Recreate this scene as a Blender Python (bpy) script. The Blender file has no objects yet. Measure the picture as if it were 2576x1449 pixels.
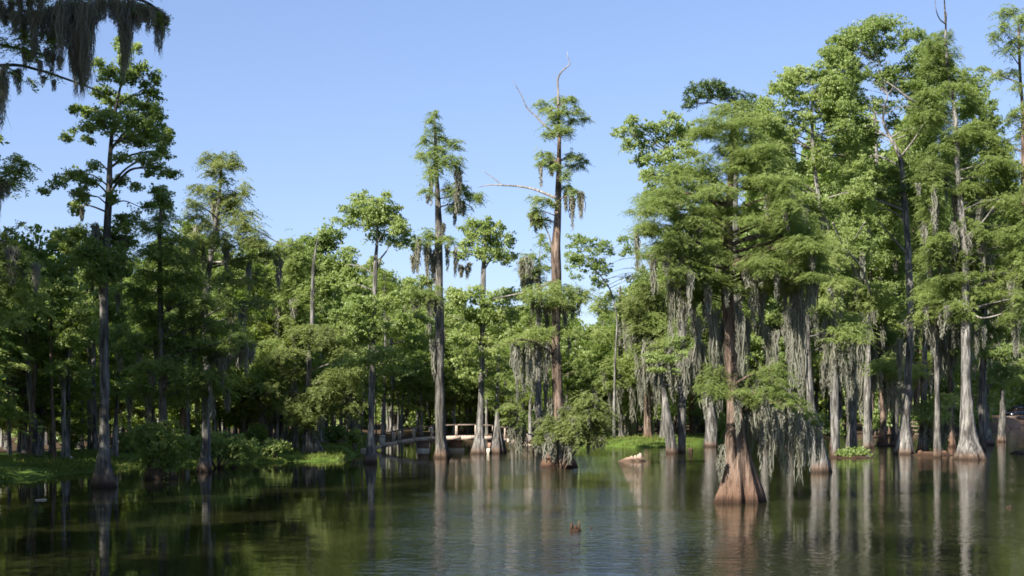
import bpy, math, random
import numpy as np
from mathutils import Vector

# ------------------------------------------------------------------ frame
F = 3539.0            # focal length in units of a 2576 px wide picture
CX, HY = 1288.0, 1030.0
H = 2.6               # eye height over the water
PXF = F * 1024 / 2576.0
rng = np.random.default_rng(7)
random.seed(7)
C = bpy.context.scene.collection

def P(px, py, Y):
    return np.array([(px - CX) / F * Y, Y, H - (py - HY) / F * Y])
def DW(py):           # distance of a point on the water seen at row py
    return H * F / (py - HY)
def DB(py, z=0.5):    # distance of a point on the bank seen at row py
    return (H - z) * F / (py - HY)

SHORE = [(-6000,1222),(-3000,1222),(-100,1222),(0,1215),(150,1197),(230,1186),(330,1176),(420,1168),(470,1171),(560,1166),
         (700,1163),(860,1159),(905,1142),(930,1108),(1290,1105),(1330,1122),(1400,1128),(1480,1127),(1520,1122),
         (1600,1127),(1700,1124),(1760,1120),(1830,1108),(1950,1102),(2300,1100),(2480,1090),(2540,1079),
         (2576,1078),(9000,1078)]
_sx = np.array([s[0] for s in SHORE], float); _sy = np.array([DW(s[1]) for s in SHORE])
def shore(px):
    return np.interp(px, _sx, _sy) + 0.5*np.sin(px*0.045) + 0.3*np.sin(px*0.13+1)
def ground_z(X, Y):
    X = np.asarray(X, float); Y = np.asarray(Y, float)
    px = CX + F * X / np.maximum(Y, 3.0)
    t = Y - shore(px)
    up = 0.5*(1-np.exp(-np.maximum(t,0)/3.5)) + 0.004*np.maximum(t-6,0)
    up = up + 0.05*np.sin(X*0.9+Y*0.37)*np.clip(t/6,0,1) + 0.04*np.sin(X*0.31-Y*0.5)*np.clip(t/6,0,1)
    right = np.clip((px-2380)/120,0,1)*np.clip(t/10,0,1)*1.0
    down = np.maximum(-1.4, t*0.12)
    return np.where(t > 0, up+right, down)

# ------------------------------------------------------------------ helpers
def props(o, label=None, cat=None, group=None, kind=None):
    if label: o['label'] = label
    if cat: o['category'] = cat
    if group: o['group'] = group
    if kind: o['kind'] = kind
    return o
def empty(name, loc, label, cat, group=None):
    o = bpy.data.objects.new(name, None); C.objects.link(o)
    o.location = [float(v) for v in loc]; o.empty_display_size = 0.3
    bpy.context.view_layer.update() if False else None
    return props(o, label, cat, group)
def mesh_obj(name, V, Q, mat, parent=None, rnd=None, smooth=False, tri=False):
    V = np.ascontiguousarray(V, np.float32).copy(); Q = np.ascontiguousarray(Q, np.int32)
    if parent is not None:
        V -= np.array(parent['_w'], np.float32)
    k = Q.shape[1]; n = len(Q)
    me = bpy.data.meshes.new(name)
    me.vertices.add(len(V)); me.vertices.foreach_set('co', V.ravel())
    me.loops.add(n*k); me.loops.foreach_set('vertex_index', Q.ravel())
    me.polygons.add(n); me.polygons.foreach_set('loop_start', np.arange(0, n*k, k, dtype=np.int32))
    me.polygons.foreach_set('loop_total', np.full(n, k, np.int32))
    if smooth: me.polygons.foreach_set('use_smooth', np.ones(n, bool))
    me.update(calc_edges=True)
    if rnd is not None:
        a = me.attributes.new('rnd', 'FLOAT', 'FACE'); a.data.foreach_set('value', np.asarray(rnd, np.float32))
    me.materials.append(mat)
    o = bpy.data.objects.new(name, me); C.objects.link(o)
    if parent is not None: o.parent = parent
    return o
def root(name, loc, label, cat, group=None):
    o = empty(name, loc, label, cat, group); o['_w'] = [float(v) for v in loc]
    return o
def shell(name, parent, mat, parts, smooth=False):
    """join several (V, Q) quads lists into one object"""
    Vs, Qs, b = [], [], 0
    for V, Q in parts:
        Vs.append(V); Qs.append(np.asarray(Q)+b); b += len(V)
    return mesh_obj(name, np.concatenate(Vs), np.concatenate(Qs), mat, parent, smooth=smooth)
def box(c, s, rot=0.0, bev=0.0):
    """box with chamfered vertical and horizontal edges given as quads"""
    x, y, z = [v/2 for v in s]; b = min(bev, x*.6, y*.6, z*.6) if bev else 0
    if not b:
        v = np.array([[-x,-y,-z],[x,-y,-z],[x,y,-z],[-x,y,-z],[-x,-y,z],[x,-y,z],[x,y,z],[-x,y,z]])
        q = [[0,3,2,1],[4,5,6,7],[0,1,5,4],[1,2,6,5],[2,3,7,6],[3,0,4,7]]
    else:
        rows = []
        for zz, i in ((-z,b),(-z+b,0),(z-b,0),(z,b)):
            rows.append([[-x+i,-y+i,zz],[x-i,-y+i,zz],[x-i,y-i,zz],[-x+i,y-i,zz]])
        v = np.array(rows).reshape(-1,3); q = [[3,2,1,0],[12,13,14,15]]
        for r in range(3):
            for k in range(4):
                q.append([r*4+k, r*4+(k+1)%4, r*4+4+(k+1)%4, r*4+4+k])
    ca, sa = math.cos(rot), math.sin(rot)
    v = v @ np.array([[ca,sa,0],[-sa,ca,0],[0,0,1]])
    return v+np.array(c), np.array(q)
def beam(a, b, w, h):
    """rectangular bar from a to b, width w across, height h up"""
    a = np.array(a, float); b = np.array(b, float); d = b-a; d /= np.linalg.norm(d)
    up = np.array([0,0,1.0]) if abs(d[2]) < .9 else np.array([0,1.0,0])
    s = np.cross(d, up); s /= np.linalg.norm(s); u = np.cross(s, d)
    v = []
    for p in (a, b):
        for i, j in ((-1,-1),(1,-1),(1,1),(-1,1)): v.append(p+s*i*w/2+u*j*h/2)
    return np.array(v), np.array([[0,1,2,3],[7,6,5,4],[0,4,5,1],[1,5,6,2],[2,6,7,3],[3,7,4,0]])

def spline(pts, rad, step):
    pts = np.asarray(pts, float); rad = np.asarray(rad, float)
    out, rr = [], []
    n = len(pts)
    for i in range(n-1):
        p0 = pts[max(i-1,0)]; p1 = pts[i]; p2 = pts[i+1]; p3 = pts[min(i+2,n-1)]
        k = max(1, int(np.linalg.norm(p2-p1)/step))
        for j in range(k):
            t = j/k
            out.append(0.5*((2*p1)+(-p0+p2)*t+(2*p0-5*p1+4*p2-p3)*t*t+(-p0+3*p1-3*p2+p3)*t**3)); rr.append(rad[i]*(1-t)+rad[i+1]*t)
    out.append(pts[-1]); rr.append(rad[-1])
    return np.array(out), np.array(rr)
def tube(pts, rad, sides=8, step=0.4, flute=0.0, fh=1.5, lump=0.06, kf=7, cap=True):
    c, r = spline(pts, rad, step)
    if cap:
        c = np.vstack([c, c[-1:]]); r = np.append(r, r[-1]*0.05)
    n = len(c)
    d = np.gradient(c, axis=0); d /= np.maximum(np.linalg.norm(d, axis=1, keepdims=True), 1e-9)
    if cap: d[-1] = d[-2] = d[-3] if n > 3 else d[0]
    ref = np.where(np.abs(d[:, 2:3]) > .75, np.array([[0,1.0,0]]), np.array([[0,0,1.0]]))
    ref = np.tile(ref[0] if np.abs(d[:,2]).mean() > .6 else np.array([0,0,1.0]), (n,1))
    if np.abs(d[:,2]).mean() > .6: ref = np.tile(np.array([0,1.0,0]), (n,1))
    u = np.cross(d, ref); u /= np.maximum(np.linalg.norm(u, axis=1, keepdims=True), 1e-6); w = np.cross(d, u)
    th = np.linspace(0, 2*np.pi, sides, endpoint=False)
    z = c[:, 2]-c[0, 2]
    R = np.tile(r[:, None], (1, sides))
    ph = rng.uniform(0, 6.28, 6)
    if flute:
        amp = flute*np.exp(-np.maximum(z-.25,0)/fh)[:, None]
        R = R*(1+amp*(0.8*np.abs(np.cos(th*kf/2+ph[0]))**1.5+0.45*np.abs(np.cos(th*(kf+6)/2+ph[1]))-0.62+0.25*np.cos(th*2+ph[2])))
    R = R*(1+lump*np.sin(th*2+z[:, None]*1.3+ph[3])+lump*.6*np.sin(th*3-z[:, None]*2.9+ph[4]))
    V = c[:, None]+u[:, None]*(np.cos(th)*R)[..., None]+w[:, None]*(np.sin(th)*R)[..., None]
    i, j = np.meshgrid(np.arange(n-1), np.arange(sides), indexing='ij')
    Q = np.stack([i*sides+j, i*sides+(j+1)%sides, (i+1)*sides+(j+1)%sides, (i+1)*sides+j], -1).reshape(-1,4)
    return V.reshape(-1,3), Q

def unit(n):
    v = rng.normal(size=(n,3)); return v/np.linalg.norm(v, axis=1, keepdims=True)
def norm(v): return v/np.maximum(np.linalg.norm(v, axis=1, keepdims=True), 1e-9)
def diamonds(c, a, n, L, W):
    """leaf: long axis a, lying across normal n"""
    a = norm(a); s = norm(np.cross(a, n)); L = np.asarray(L)[:, None]; W = np.asarray(W)[:, None]
    V = np.stack([c-a*L/2, c+s*W/2, c+a*L/2, c-s*W/2], 1)
    m = len(c); return V.reshape(-1,3), np.arange(m*4).reshape(m,4)

SC = 2576/1024.0
def leaf_broad(clumps, ps, dens=2.2, size=1.0):
    """clumps: list of (centre, radii); ps: metres per picture pixel at the tree. Leafy tufts at the twig ends"""
    cs, tuft = [], []
    for c, r in clumps:
        r = np.array(r)
        n = max(4, int(dens*np.pi*(r[0]*r[2])/(ps*ps)/15.0/size**2))
        d = unit(n); u = rng.random(n)**.5*np.minimum(1+np.abs(rng.normal(0,.3,n))**1.5,1.45)
        wob = 1+0.28*np.sin(d[:,0]*4+c[0])*np.cos(d[:,2]*5+c[2])+rng.normal(0,.1,n)
        p = c+d*r*(u*wob)[:, None]
        cs.append(p)
        tuft.append(rng.random(n)*0.5+rng.random()*0.5)
    cs = np.concatenate(cs); tuft = np.concatenate(tuft)
    k = 11; sub = ps*4.6*size
    N = len(cs)
    rad = sub*rng.uniform(.6,1.35,N)
    p = np.repeat(cs,k,0)+unit(N*k)*np.repeat(rad,k)[:, None]*(rng.random(N*k)**.45)[:, None]*np.array([1,1,.65])
    nn = unit(N*k)*0.62+np.array([-.3,-.5,.6])
    ax = unit(N*k)+np.array([0,0,-.35])
    L = ps*size*rng.uniform(2.0,4.2,N*k); W = L*rng.uniform(.5,.7,N*k)
    V, Q = diamonds(p, ax, nn, L, W)
    return V, Q, np.clip(np.repeat(tuft,k)*.65+rng.random(N*k)*.35,0,1)
def leaf_cypress(clumps, ps, dens=2.2, size=1.0):
    """flat feathery sprays: short blades set along drooping twigs"""
    cs, dirs, tone = [], [], []
    for c, r in clumps:
        r = np.array(r)
        n = max(6, int(dens*np.pi*(r[0]*r[2])/(ps*ps)/10.5/size**2))
        d = unit(n); u = rng.random(n)**.5*np.minimum(1+np.abs(rng.normal(0,.34,n))**1.5,1.5)
        wob = 1+0.3*np.sin(d[:,0]*5+c[0]*3)+rng.normal(0,.12,n)
        q = d*(u*wob)[:, None]
        q[:,2] -= 0.35*(q[:,0]**2+q[:,1]**2)           # the layer droops at its rim
        p = c+q*r
        cs.append(p); o = d*np.array([1,1,.2])+unit(n)*.45; o[:,2] = o[:,2]*.4-.12
        dirs.append(norm(o)); tone.append(rng.random(n)*.5+rng.random()*.5)
    cs = np.concatenate(cs); dirs = np.concatenate(dirs); tone = np.concatenate(tone)
    N = len(cs); k = 16
    Ls = ps*size*rng.uniform(7,17,N)
    t = np.tile(np.linspace(-.5,.55,k),(N,1))+rng.normal(0,.03,(N,k))
    side = norm(np.cross(dirs, np.array([0,0,1.0])+unit(N)*.3))
    p = cs[:,None]+dirs[:,None]*(t*Ls[:,None])[...,None]
    p[...,2] -= (t+.5)**2*Ls[:,None]*.35
    sg = np.tile(np.where(np.arange(k)%2, 1., -1.),(N,1))*rng.uniform(.6,1.2,(N,k))
    a = dirs[:,None]*.5+side[:,None]*sg[...,None]+rng.normal(0,.3,(N,k,3)); a[...,2] -= .22
    L = ps*size*rng.uniform(2.6,4.6,(N,k))*(1.15-np.abs(t))
    p = p+norm(a.reshape(-1,3)).reshape(N,k,3)*L[...,None]*.45
    W = ps*size*rng.uniform(.75,1.2,(N,k))
    nn = unit(N*k)*.6+np.array([-.3,-.6,.55])
    V, Q = diamonds(p.reshape(-1,3), a.reshape(-1,3), nn, L.ravel(), W.ravel())
    return V, Q, np.clip(np.repeat(tone,k)*.6+rng.random(N*k)*.4,0,1)
def leaf_needle(clumps, ps, dens=2.4, size=1.0):
    cs = []
    for c, r in clumps:
        r = np.array(r); n = max(4, int(dens*np.pi*(r[0]*r[2])/(ps*ps)/14.0))
        cs.append(c+unit(n)*r*(rng.random(n)**.4)[:,None])
    cs = np.concatenate(cs); N = len(cs); k = 14
    a = unit(N*k)+np.array([0,0,.3]); L = ps*rng.uniform(3,5,N*k)
    p = np.repeat(cs,k,0)+norm(a)*L[:,None]*.5
    V, Q = diamonds(p, a, unit(N*k)+np.array([-.2,-.3,.5]), L, ps*rng.uniform(.7,1.1,N*k))
    return V, Q, np.repeat(rng.random(N),k)
def moss_ribbons(spots, ps, fine=1.0):
    """spots: (top centre, half width, half depth, length). Tapering grey strands with frayed edges"""
    c, L, ww = [], [], []
    for p, hw, hd, ln in spots:
        n = int(max(9, 6.0*(hw*2/ps)*fine))
        hw = hw*1.25; q = np.tile(np.array(p, float),(n,1)); t = rng.normal(0,.45,n)
        q[:,0] += np.clip(t,-1.1,1.1)*hw; q[:,1] += rng.uniform(-1,1,n)*hd; q[:,2] += rng.uniform(-.12,.04,n)*ln
        c.append(q); L.append(ln*np.clip(1-np.abs(t)**1.3*.75,.1,1)*rng.uniform(.35,1.05,n)); ww.append(np.full(n,1.))
        m = n*2                                                         # short frayed tufts down the length
        q = np.tile(np.array(p, float),(m,1)); f = rng.random(m)
        q[:,0] += rng.normal(0,.5,m)*hw*(1-f*.8); q[:,1] += rng.uniform(-1,1,m)*hd*(1-f*.6); q[:,2] -= f*ln*.8
        c.append(q); L.append(ln*rng.uniform(.08,.28,m)); ww.append(np.full(m,.8))
    c = np.concatenate(c); L = np.concatenate(L); ww = np.concatenate(ww); N = len(c)
    K = 6; t = np.linspace(0,1,K)
    ang = rng.uniform(0,np.pi,N); s = np.stack([np.cos(ang),np.sin(ang),0*ang],1)
    dr = rng.normal(0,.05,(N,2)); ph = rng.uniform(0,6.28,N)
    ctr = c[:,None].repeat(K,1).copy(); ctr[...,2] -= t*L[:,None]
    ctr[...,0] += t*L[:,None]*(dr[:,:1]+.035)+np.sin(t*rng.uniform(4,11,(N,1))+ph[:,None])*ps*1.3*fine
    ctr[...,1] += t*L[:,None]*dr[:,1:]
    w = ps/fine*np.array([.7,1.2,1.25,1.0,.7,.12])*rng.uniform(.7,1.3,(N,1))*ww[:,None]
    V = np.stack([ctr-s[:,None]*w[...,None]/2, ctr+s[:,None]*w[...,None]/2], 2)   # N,K,2,3
    i = np.arange(N)[:,None]*K*2+np.arange(K-1)[None]*2
    Q = np.stack([i,i+1,i+3,i+2],-1).reshape(-1,4)
    return V.reshape(-1,3), Q, np.repeat(rng.random(N),K-1)

# ------------------------------------------------------------------ materials
def nt(name):
    m = bpy.data.materials.new(name); m.use_nodes = True; t = m.node_tree; t.nodes.clear()
    return m, t, t.nodes.new('ShaderNodeOutputMaterial')
def N(t, kind, **kw):
    n = t.nodes.new(kind)
    for k, v in kw.items():
        if k in n.inputs.keys(): n.inputs[k].default_value = v
        else: setattr(n, k, v)
    return n
def ramp(t, cols):
    r = t.nodes.new('ShaderNodeValToRGB'); e = r.color_ramp.elements
    while len(e) < len(cols): e.new(0.5)
    for i, (p, c) in enumerate(cols): e[i].position = p; e[i].color = (*c, 1)
    return r
def leaf_mat(name, cols, trans=0.35, gloss=0.05, big=0.35):
    m, t, out = nt(name)
    at = N(t,'ShaderNodeAttribute', attribute_name='rnd'); geo = N(t,'ShaderNodeNewGeometry')
    ns = N(t,'ShaderNodeTexNoise', Scale=big, Detail=2.0)
    t.links.new(geo.outputs['Position'], ns.inputs['Vector'])
    oi = N(t,'ShaderNodeObjectInfo')
    a = N(t,'ShaderNodeMath', operation='MULTIPLY'); a.inputs[1].default_value = .45
    t.links.new(at.outputs['Fac'], a.inputs[0])
    b = N(t,'ShaderNodeMath', operation='MULTIPLY_ADD'); b.inputs[1].default_value = .7
    t.links.new(ns.outputs['Fac'], b.inputs[0]); t.links.new(a.outputs[0], b.inputs[2])
    c = N(t,'ShaderNodeMath', operation='MULTIPLY_ADD'); c.inputs[1].default_value = .2
    t.links.new(oi.outputs['Random'], c.inputs[0]); t.links.new(b.outputs[0], c.inputs[2])
    d = N(t,'ShaderNodeMath', operation='SUBTRACT'); d.inputs[1].default_value = .18
    t.links.new(c.outputs[0], d.inputs[0])
    r = ramp(t, cols); t.links.new(d.outputs[0], r.inputs['Fac'])
    df = N(t,'ShaderNodeBsdfDiffuse'); tr = N(t,'ShaderNodeBsdfTranslucent'); gl = N(t,'ShaderNodeBsdfGlossy', Roughness=.5)
    gl.inputs['Color'].default_value = (.9,.95,.9,1)
    t.links.new(r.outputs['Color'], df.inputs['Color'])
    hs = N(t,'ShaderNodeMixRGB', blend_type='MULTIPLY'); hs.inputs['Fac'].default_value = 1; hs.inputs['Color2'].default_value = (1.4,1.5,.6,1)
    t.links.new(r.outputs['Color'], hs.inputs['Color1']); t.links.new(hs.outputs[0], tr.inputs['Color'])
    m1 = N(t,'ShaderNodeMixShader'); m1.inputs[0].default_value = trans
    t.links.new(df.outputs[0], m1.inputs[1]); t.links.new(tr.outputs[0], m1.inputs[2])
    m2 = N(t,'ShaderNodeMixShader'); m2.inputs[0].default_value = gloss
    t.links.new(m1.outputs[0], m2.inputs[1]); t.links.new(gl.outputs[0], m2.inputs[2]); t.links.new(m2.outputs[0], out.inputs[0])
    return m
def bark_mat(name, dark, mid, light, red=(.15,.09,.058), redh=1.1, grey_h=True, streak=9.0):
    m, t, out = nt(name)
    geo = N(t,'ShaderNodeNewGeometry'); mp = N(t,'ShaderNodeMapping'); mp.inputs['Scale'].default_value = (streak,streak,1.1)
    t.links.new(geo.outputs['Position'], mp.inputs['Vector'])
    ns = N(t,'ShaderNodeTexNoise', Scale=1.0, Detail=5.0, Roughness=.65); t.links.new(mp.outputs[0], ns.inputs['Vector'])
    r = ramp(t, [(.38,dark),(.5,mid),(.62,light)]); t.links.new(ns.outputs['Fac'], r.inputs['Fac'])
    bl = N(t,'ShaderNodeTexNoise', Scale=.9, Detail=3.0); t.links.new(geo.outputs['Position'], bl.inputs['Vector'])
    r2 = ramp(t, [(.38,(.55,.55,.55)),(.6,(1.12,1.12,1.1))]); t.links.new(bl.outputs['Fac'], r2.inputs['Fac'])
    mu = N(t,'ShaderNodeMixRGB', blend_type='MULTIPLY'); mu.inputs['Fac'].default_value = .8
    t.links.new(r.outputs[0], mu.inputs['Color1']); t.links.new(r2.outputs[0], mu.inputs['Color2'])
    # reddish soaked band above the waterline, dark wet line at the water
    sp = N(t,'ShaderNodeSeparateXYZ'); t.links.new(geo.outputs['Position'], sp.inputs[0])
    ad = N(t,'ShaderNodeMath', operation='MULTIPLY_ADD'); ad.inputs[1].default_value = -.7
    t.links.new(ns.outputs['Fac'], ad.inputs[0]); t.links.new(sp.outputs['Z'], ad.inputs[2])
    mr = N(t,'ShaderNodeMapRange'); mr.inputs['From Min'].default_value = -.25; mr.inputs['From Max'].default_value = redh-.35
    mr.inputs['To Min'].default_value = .85; mr.inputs['To Max'].default_value = 0
    t.links.new(ad.outputs[0], mr.inputs['Value'])
    mx = N(t,'ShaderNodeMixRGB'); mx.inputs['Color2'].default_value = (*red,1)
    t.links.new(mr.outputs[0], mx.inputs['Fac']); t.links.new(mu.outputs[0], mx.inputs['Color1'])
    m3 = N(t,'ShaderNodeMapRange'); m3.inputs['From Min'].default_value = .05; m3.inputs['From Max'].default_value = .24
    m3.inputs['To Min'].default_value = .3; m3.inputs['To Max'].default_value = 1
    t.links.new(sp.outputs['Z'], m3.inputs['Value'])
    mw = N(t,'ShaderNodeMixRGB', blend_type='MULTIPLY'); mw.inputs['Fac'].default_value = 1
    t.links.new(mx.outputs[0], mw.inputs['Color1']); t.links.new(m3.outputs[0], mw.inputs['Color2'])
    bs = N(t,'ShaderNodeBsdfPrincipled', Roughness=.9); bs.inputs['Specular IOR Level'].default_value = .2
    t.links.new(mw.outputs[0], bs.inputs['Base Color'])
    bp = N(t,'ShaderNodeBump', Strength=1.0, Distance=.12); t.links.new(ns.outputs['Fac'], bp.inputs['Height']); t.links.new(bp.outputs[0], bs.inputs['Normal'])
    t.links.new(bs.outputs[0], out.inputs[0])
    return m
def plain_mat(name, c1, c2, scale=6.0, rough=.8, stretch=(1,1,1), bump=.3, metal=0, coat=0):
    m, t, out = nt(name)
    geo = N(t,'ShaderNodeNewGeometry'); mp = N(t,'ShaderNodeMapping'); mp.inputs['Scale'].default_value = stretch
    t.links.new(geo.outputs['Position'], mp.inputs['Vector'])
    ns = N(t,'ShaderNodeTexNoise', Scale=scale, Detail=4.0); t.links.new(mp.outputs[0], ns.inputs['Vector'])
    r = ramp(t, [(.35,c1),(.65,c2)]); t.links.new(ns.outputs['Fac'], r.inputs['Fac'])
    bs = N(t,'ShaderNodeBsdfPrincipled', Roughness=rough); bs.inputs['Metallic'].default_value = metal; bs.inputs['Coat Weight'].default_value = coat
    t.links.new(r.outputs[0], bs.inputs['Base Color'])
    if bump:
        bp = N(t,'ShaderNodeBump', Strength=bump, Distance=.03); t.links.new(ns.outputs['Fac'], bp.inputs['Height']); t.links.new(bp.outputs[0], bs.inputs['Normal'])
    t.links.new(bs.outputs[0], out.inputs[0]); return m

M = {}
M['broad'] = leaf_mat('tupelo_leaves', [(.15,(.095,.135,.036)),(.45,(.195,.255,.070)),(.8,(.31,.36,.13))], .5, .022)
M['cypress'] = leaf_mat('cypress_sprays', [(.15,(.105,.135,.036)),(.45,(.20,.255,.070)),(.8,(.31,.35,.125))], .5, .015)
M['olive'] = leaf_mat('olive_sprays', [(.15,(.095,.12,.035)),(.45,(.19,.225,.068)),(.8,(.285,.30,.11))], .48, .015)
M['pine'] = leaf_mat('pine_needles', [(.15,(.03,.055,.012)),(.5,(.06,.10,.022)),(.85,(.10,.14,.035))], .2, .03)
M['moss'] = leaf_mat('hanging_moss', [(.15,(.14,.135,.108)),(.5,(.235,.228,.185)),(.85,(.325,.315,.265))], .3, .0, .6)
M['bark'] = bark_mat('grey_bark', (.05,.046,.041), (.125,.115,.10), (.23,.215,.19), redh=.6)
M['pale'] = bark_mat('pale_bark', (.06,.055,.049), (.17,.157,.14), (.32,.30,.272), redh=.5)
M['brown'] = bark_mat('brown_cypress_bark', (.06,.042,.032), (.17,.118,.088), (.28,.21,.165), redh=1.15, red=(.15,.082,.052))
M['rust'] = bark_mat('rusty_bark', (.10,.05,.03), (.22,.115,.07), (.31,.19,.13), redh=1.6, red=(.2,.10,.06))
M['dead'] = bark_mat('bleached_wood', (.16,.14,.125), (.29,.26,.235), (.42,.385,.35), redh=.1)
M['stump'] = bark_mat('stump_wood', (.09,.055,.036), (.18,.11,.072), (.30,.20,.14), redh=.4, red=(.15,.08,.048))
M['palestump'] = bark_mat('pale_stump_wood', (.28,.21,.16), (.50,.42,.34), (.70,.64,.56), redh=.35, red=(.40,.24,.15))
M['wood'] = plain_mat('weathered_planks', (.33,.25,.19), (.54,.43,.34), 7, .85, (1,1,3))
M['rail'] = plain_mat('brown_rail_wood', (.12,.085,.065), (.22,.165,.13), 9, .85)
M['brick'] = plain_mat('red_brick_pier', (.22,.13,.095), (.34,.21,.16), 12, .9)
M['conc'] = plain_mat('pale_concrete', (.42,.36,.27), (.62,.56,.46), 8, .9)
M['grass'] = leaf_mat('grass_blades', [(.15,(.06,.095,.018)),(.45,(.11,.15,.03)),(.8,(.19,.20,.06))], .3, .01, .8)

# ------------------------------------------------------------------ ground and water
def make_ground():
    pxs = np.concatenate([np.linspace(-6000,-200,40), np.linspace(-180,2760,300), np.linspace(2800,9000,40)])
    Ys = np.concatenate([np.linspace(3,40,14), np.linspace(41,130,150), np.linspace(131,300,70), np.linspace(310,900,12)])
    Yg, Pg = np.meshgrid(Ys, pxs, indexing='ij')
    X = (Pg-CX)/F*Yg; Z = ground_z(X, Yg)
    V = np.stack([X,Yg,Z],-1).reshape(-1,3); n, m = len(Ys), len(pxs)
    i, j = np.meshgrid(np.arange(n-1), np.arange(m-1), indexing='ij')
    Q = np.stack([i*m+j, i*m+j+1, (i+1)*m+j+1, (i+1)*m+j],-1).reshape(-1,4)
    mt, t, out = nt('bank_soil_and_turf')
    geo = N(t,'ShaderNodeNewGeometry'); at = N(t,'ShaderNodeAttribute', attribute_name='turf')
    n1 = N(t,'ShaderNodeTexNoise', Scale=.5, Detail=6.0, Roughness=.7); n2 = N(t,'ShaderNodeTexNoise', Scale=7.0, Detail=5.0, Roughness=.7)
    t.links.new(geo.outputs['Position'], n1.inputs['Vector']); t.links.new(geo.outputs['Position'], n2.inputs['Vector'])
    g = ramp(t, [(.3,(.055,.095,.016)),(.55,(.10,.155,.026)),(.75,(.15,.19,.05))]); t.links.new(n2.outputs['Fac'], g.inputs['Fac'])
    s = ramp(t, [(.35,(.035,.024,.014)),(.65,(.12,.08,.05))]); t.links.new(n2.outputs['Fac'], s.inputs['Fac'])
    ad = N(t,'ShaderNodeMath', operation='ADD'); t.links.new(at.outputs['Fac'], ad.inputs[0]); t.links.new(n1.outputs['Fac'], ad.inputs[1])
    mr = N(t,'ShaderNodeMapRange'); mr.inputs['From Min'].default_value = .78; mr.inputs['From Max'].default_value = 1.05
    t.links.new(ad.outputs[0], mr.inputs['Value'])
    mx = N(t,'ShaderNodeMixRGB'); t.links.new(mr.outputs[0], mx.inputs['Fac']); t.links.new(s.outputs[0], mx.inputs['Color1']); t.links.new(g.outputs[0], mx.inputs['Color2'])
    a2 = N(t,'ShaderNodeAttribute', attribute_name='dirt')
    m2 = N(t,'ShaderNodeMixRGB'); m2.inputs['Color2'].default_value = (.27,.165,.10,1); t.links.new(a2.outputs['Fac'], m2.inputs['Fac']); t.links.new(mx.outputs[0], m2.inputs['Color1'])
    bs = N(t,'ShaderNodeBsdfPrincipled', Roughness=.95); bs.inputs['Specular IOR Level'].default_value = .1
    bp = N(t,'ShaderNodeBump', Strength=.6, Distance=.08); t.links.new(n2.outputs['Fac'], bp.inputs['Height'])
    t.links.new(m2.outputs[0], bs.inputs['Base Color']); t.links.new(bp.outputs[0], bs.inputs['Normal']); t.links.new(bs.outputs[0], out.inputs[0])
    o = mesh_obj('ground', V, Q, mt, smooth=True); props(o, 'grassy bank and dark forest floor around the swamp', None, kind='structure')
    sh = shore(Pg); tt = Yg-sh
    depth = np.where(Pg < 940, 13, np.where((Pg > 1350)&(Pg < 1840), 16, -8))
    turf = np.clip(1-(tt-depth)/5, 0, 1)*np.where(tt > -.5, 1, 0)
    for nm, v in (('turf',turf), ('dirt',np.clip((Pg-2500)/60,0,1)*(tt > 0)*np.clip(1-(tt-45)/10,0,1))):
        a = o.data.attributes.new(nm,'FLOAT','POINT'); a.data.foreach_set('value', v.astype(np.float32).ravel())
make_ground()

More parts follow.
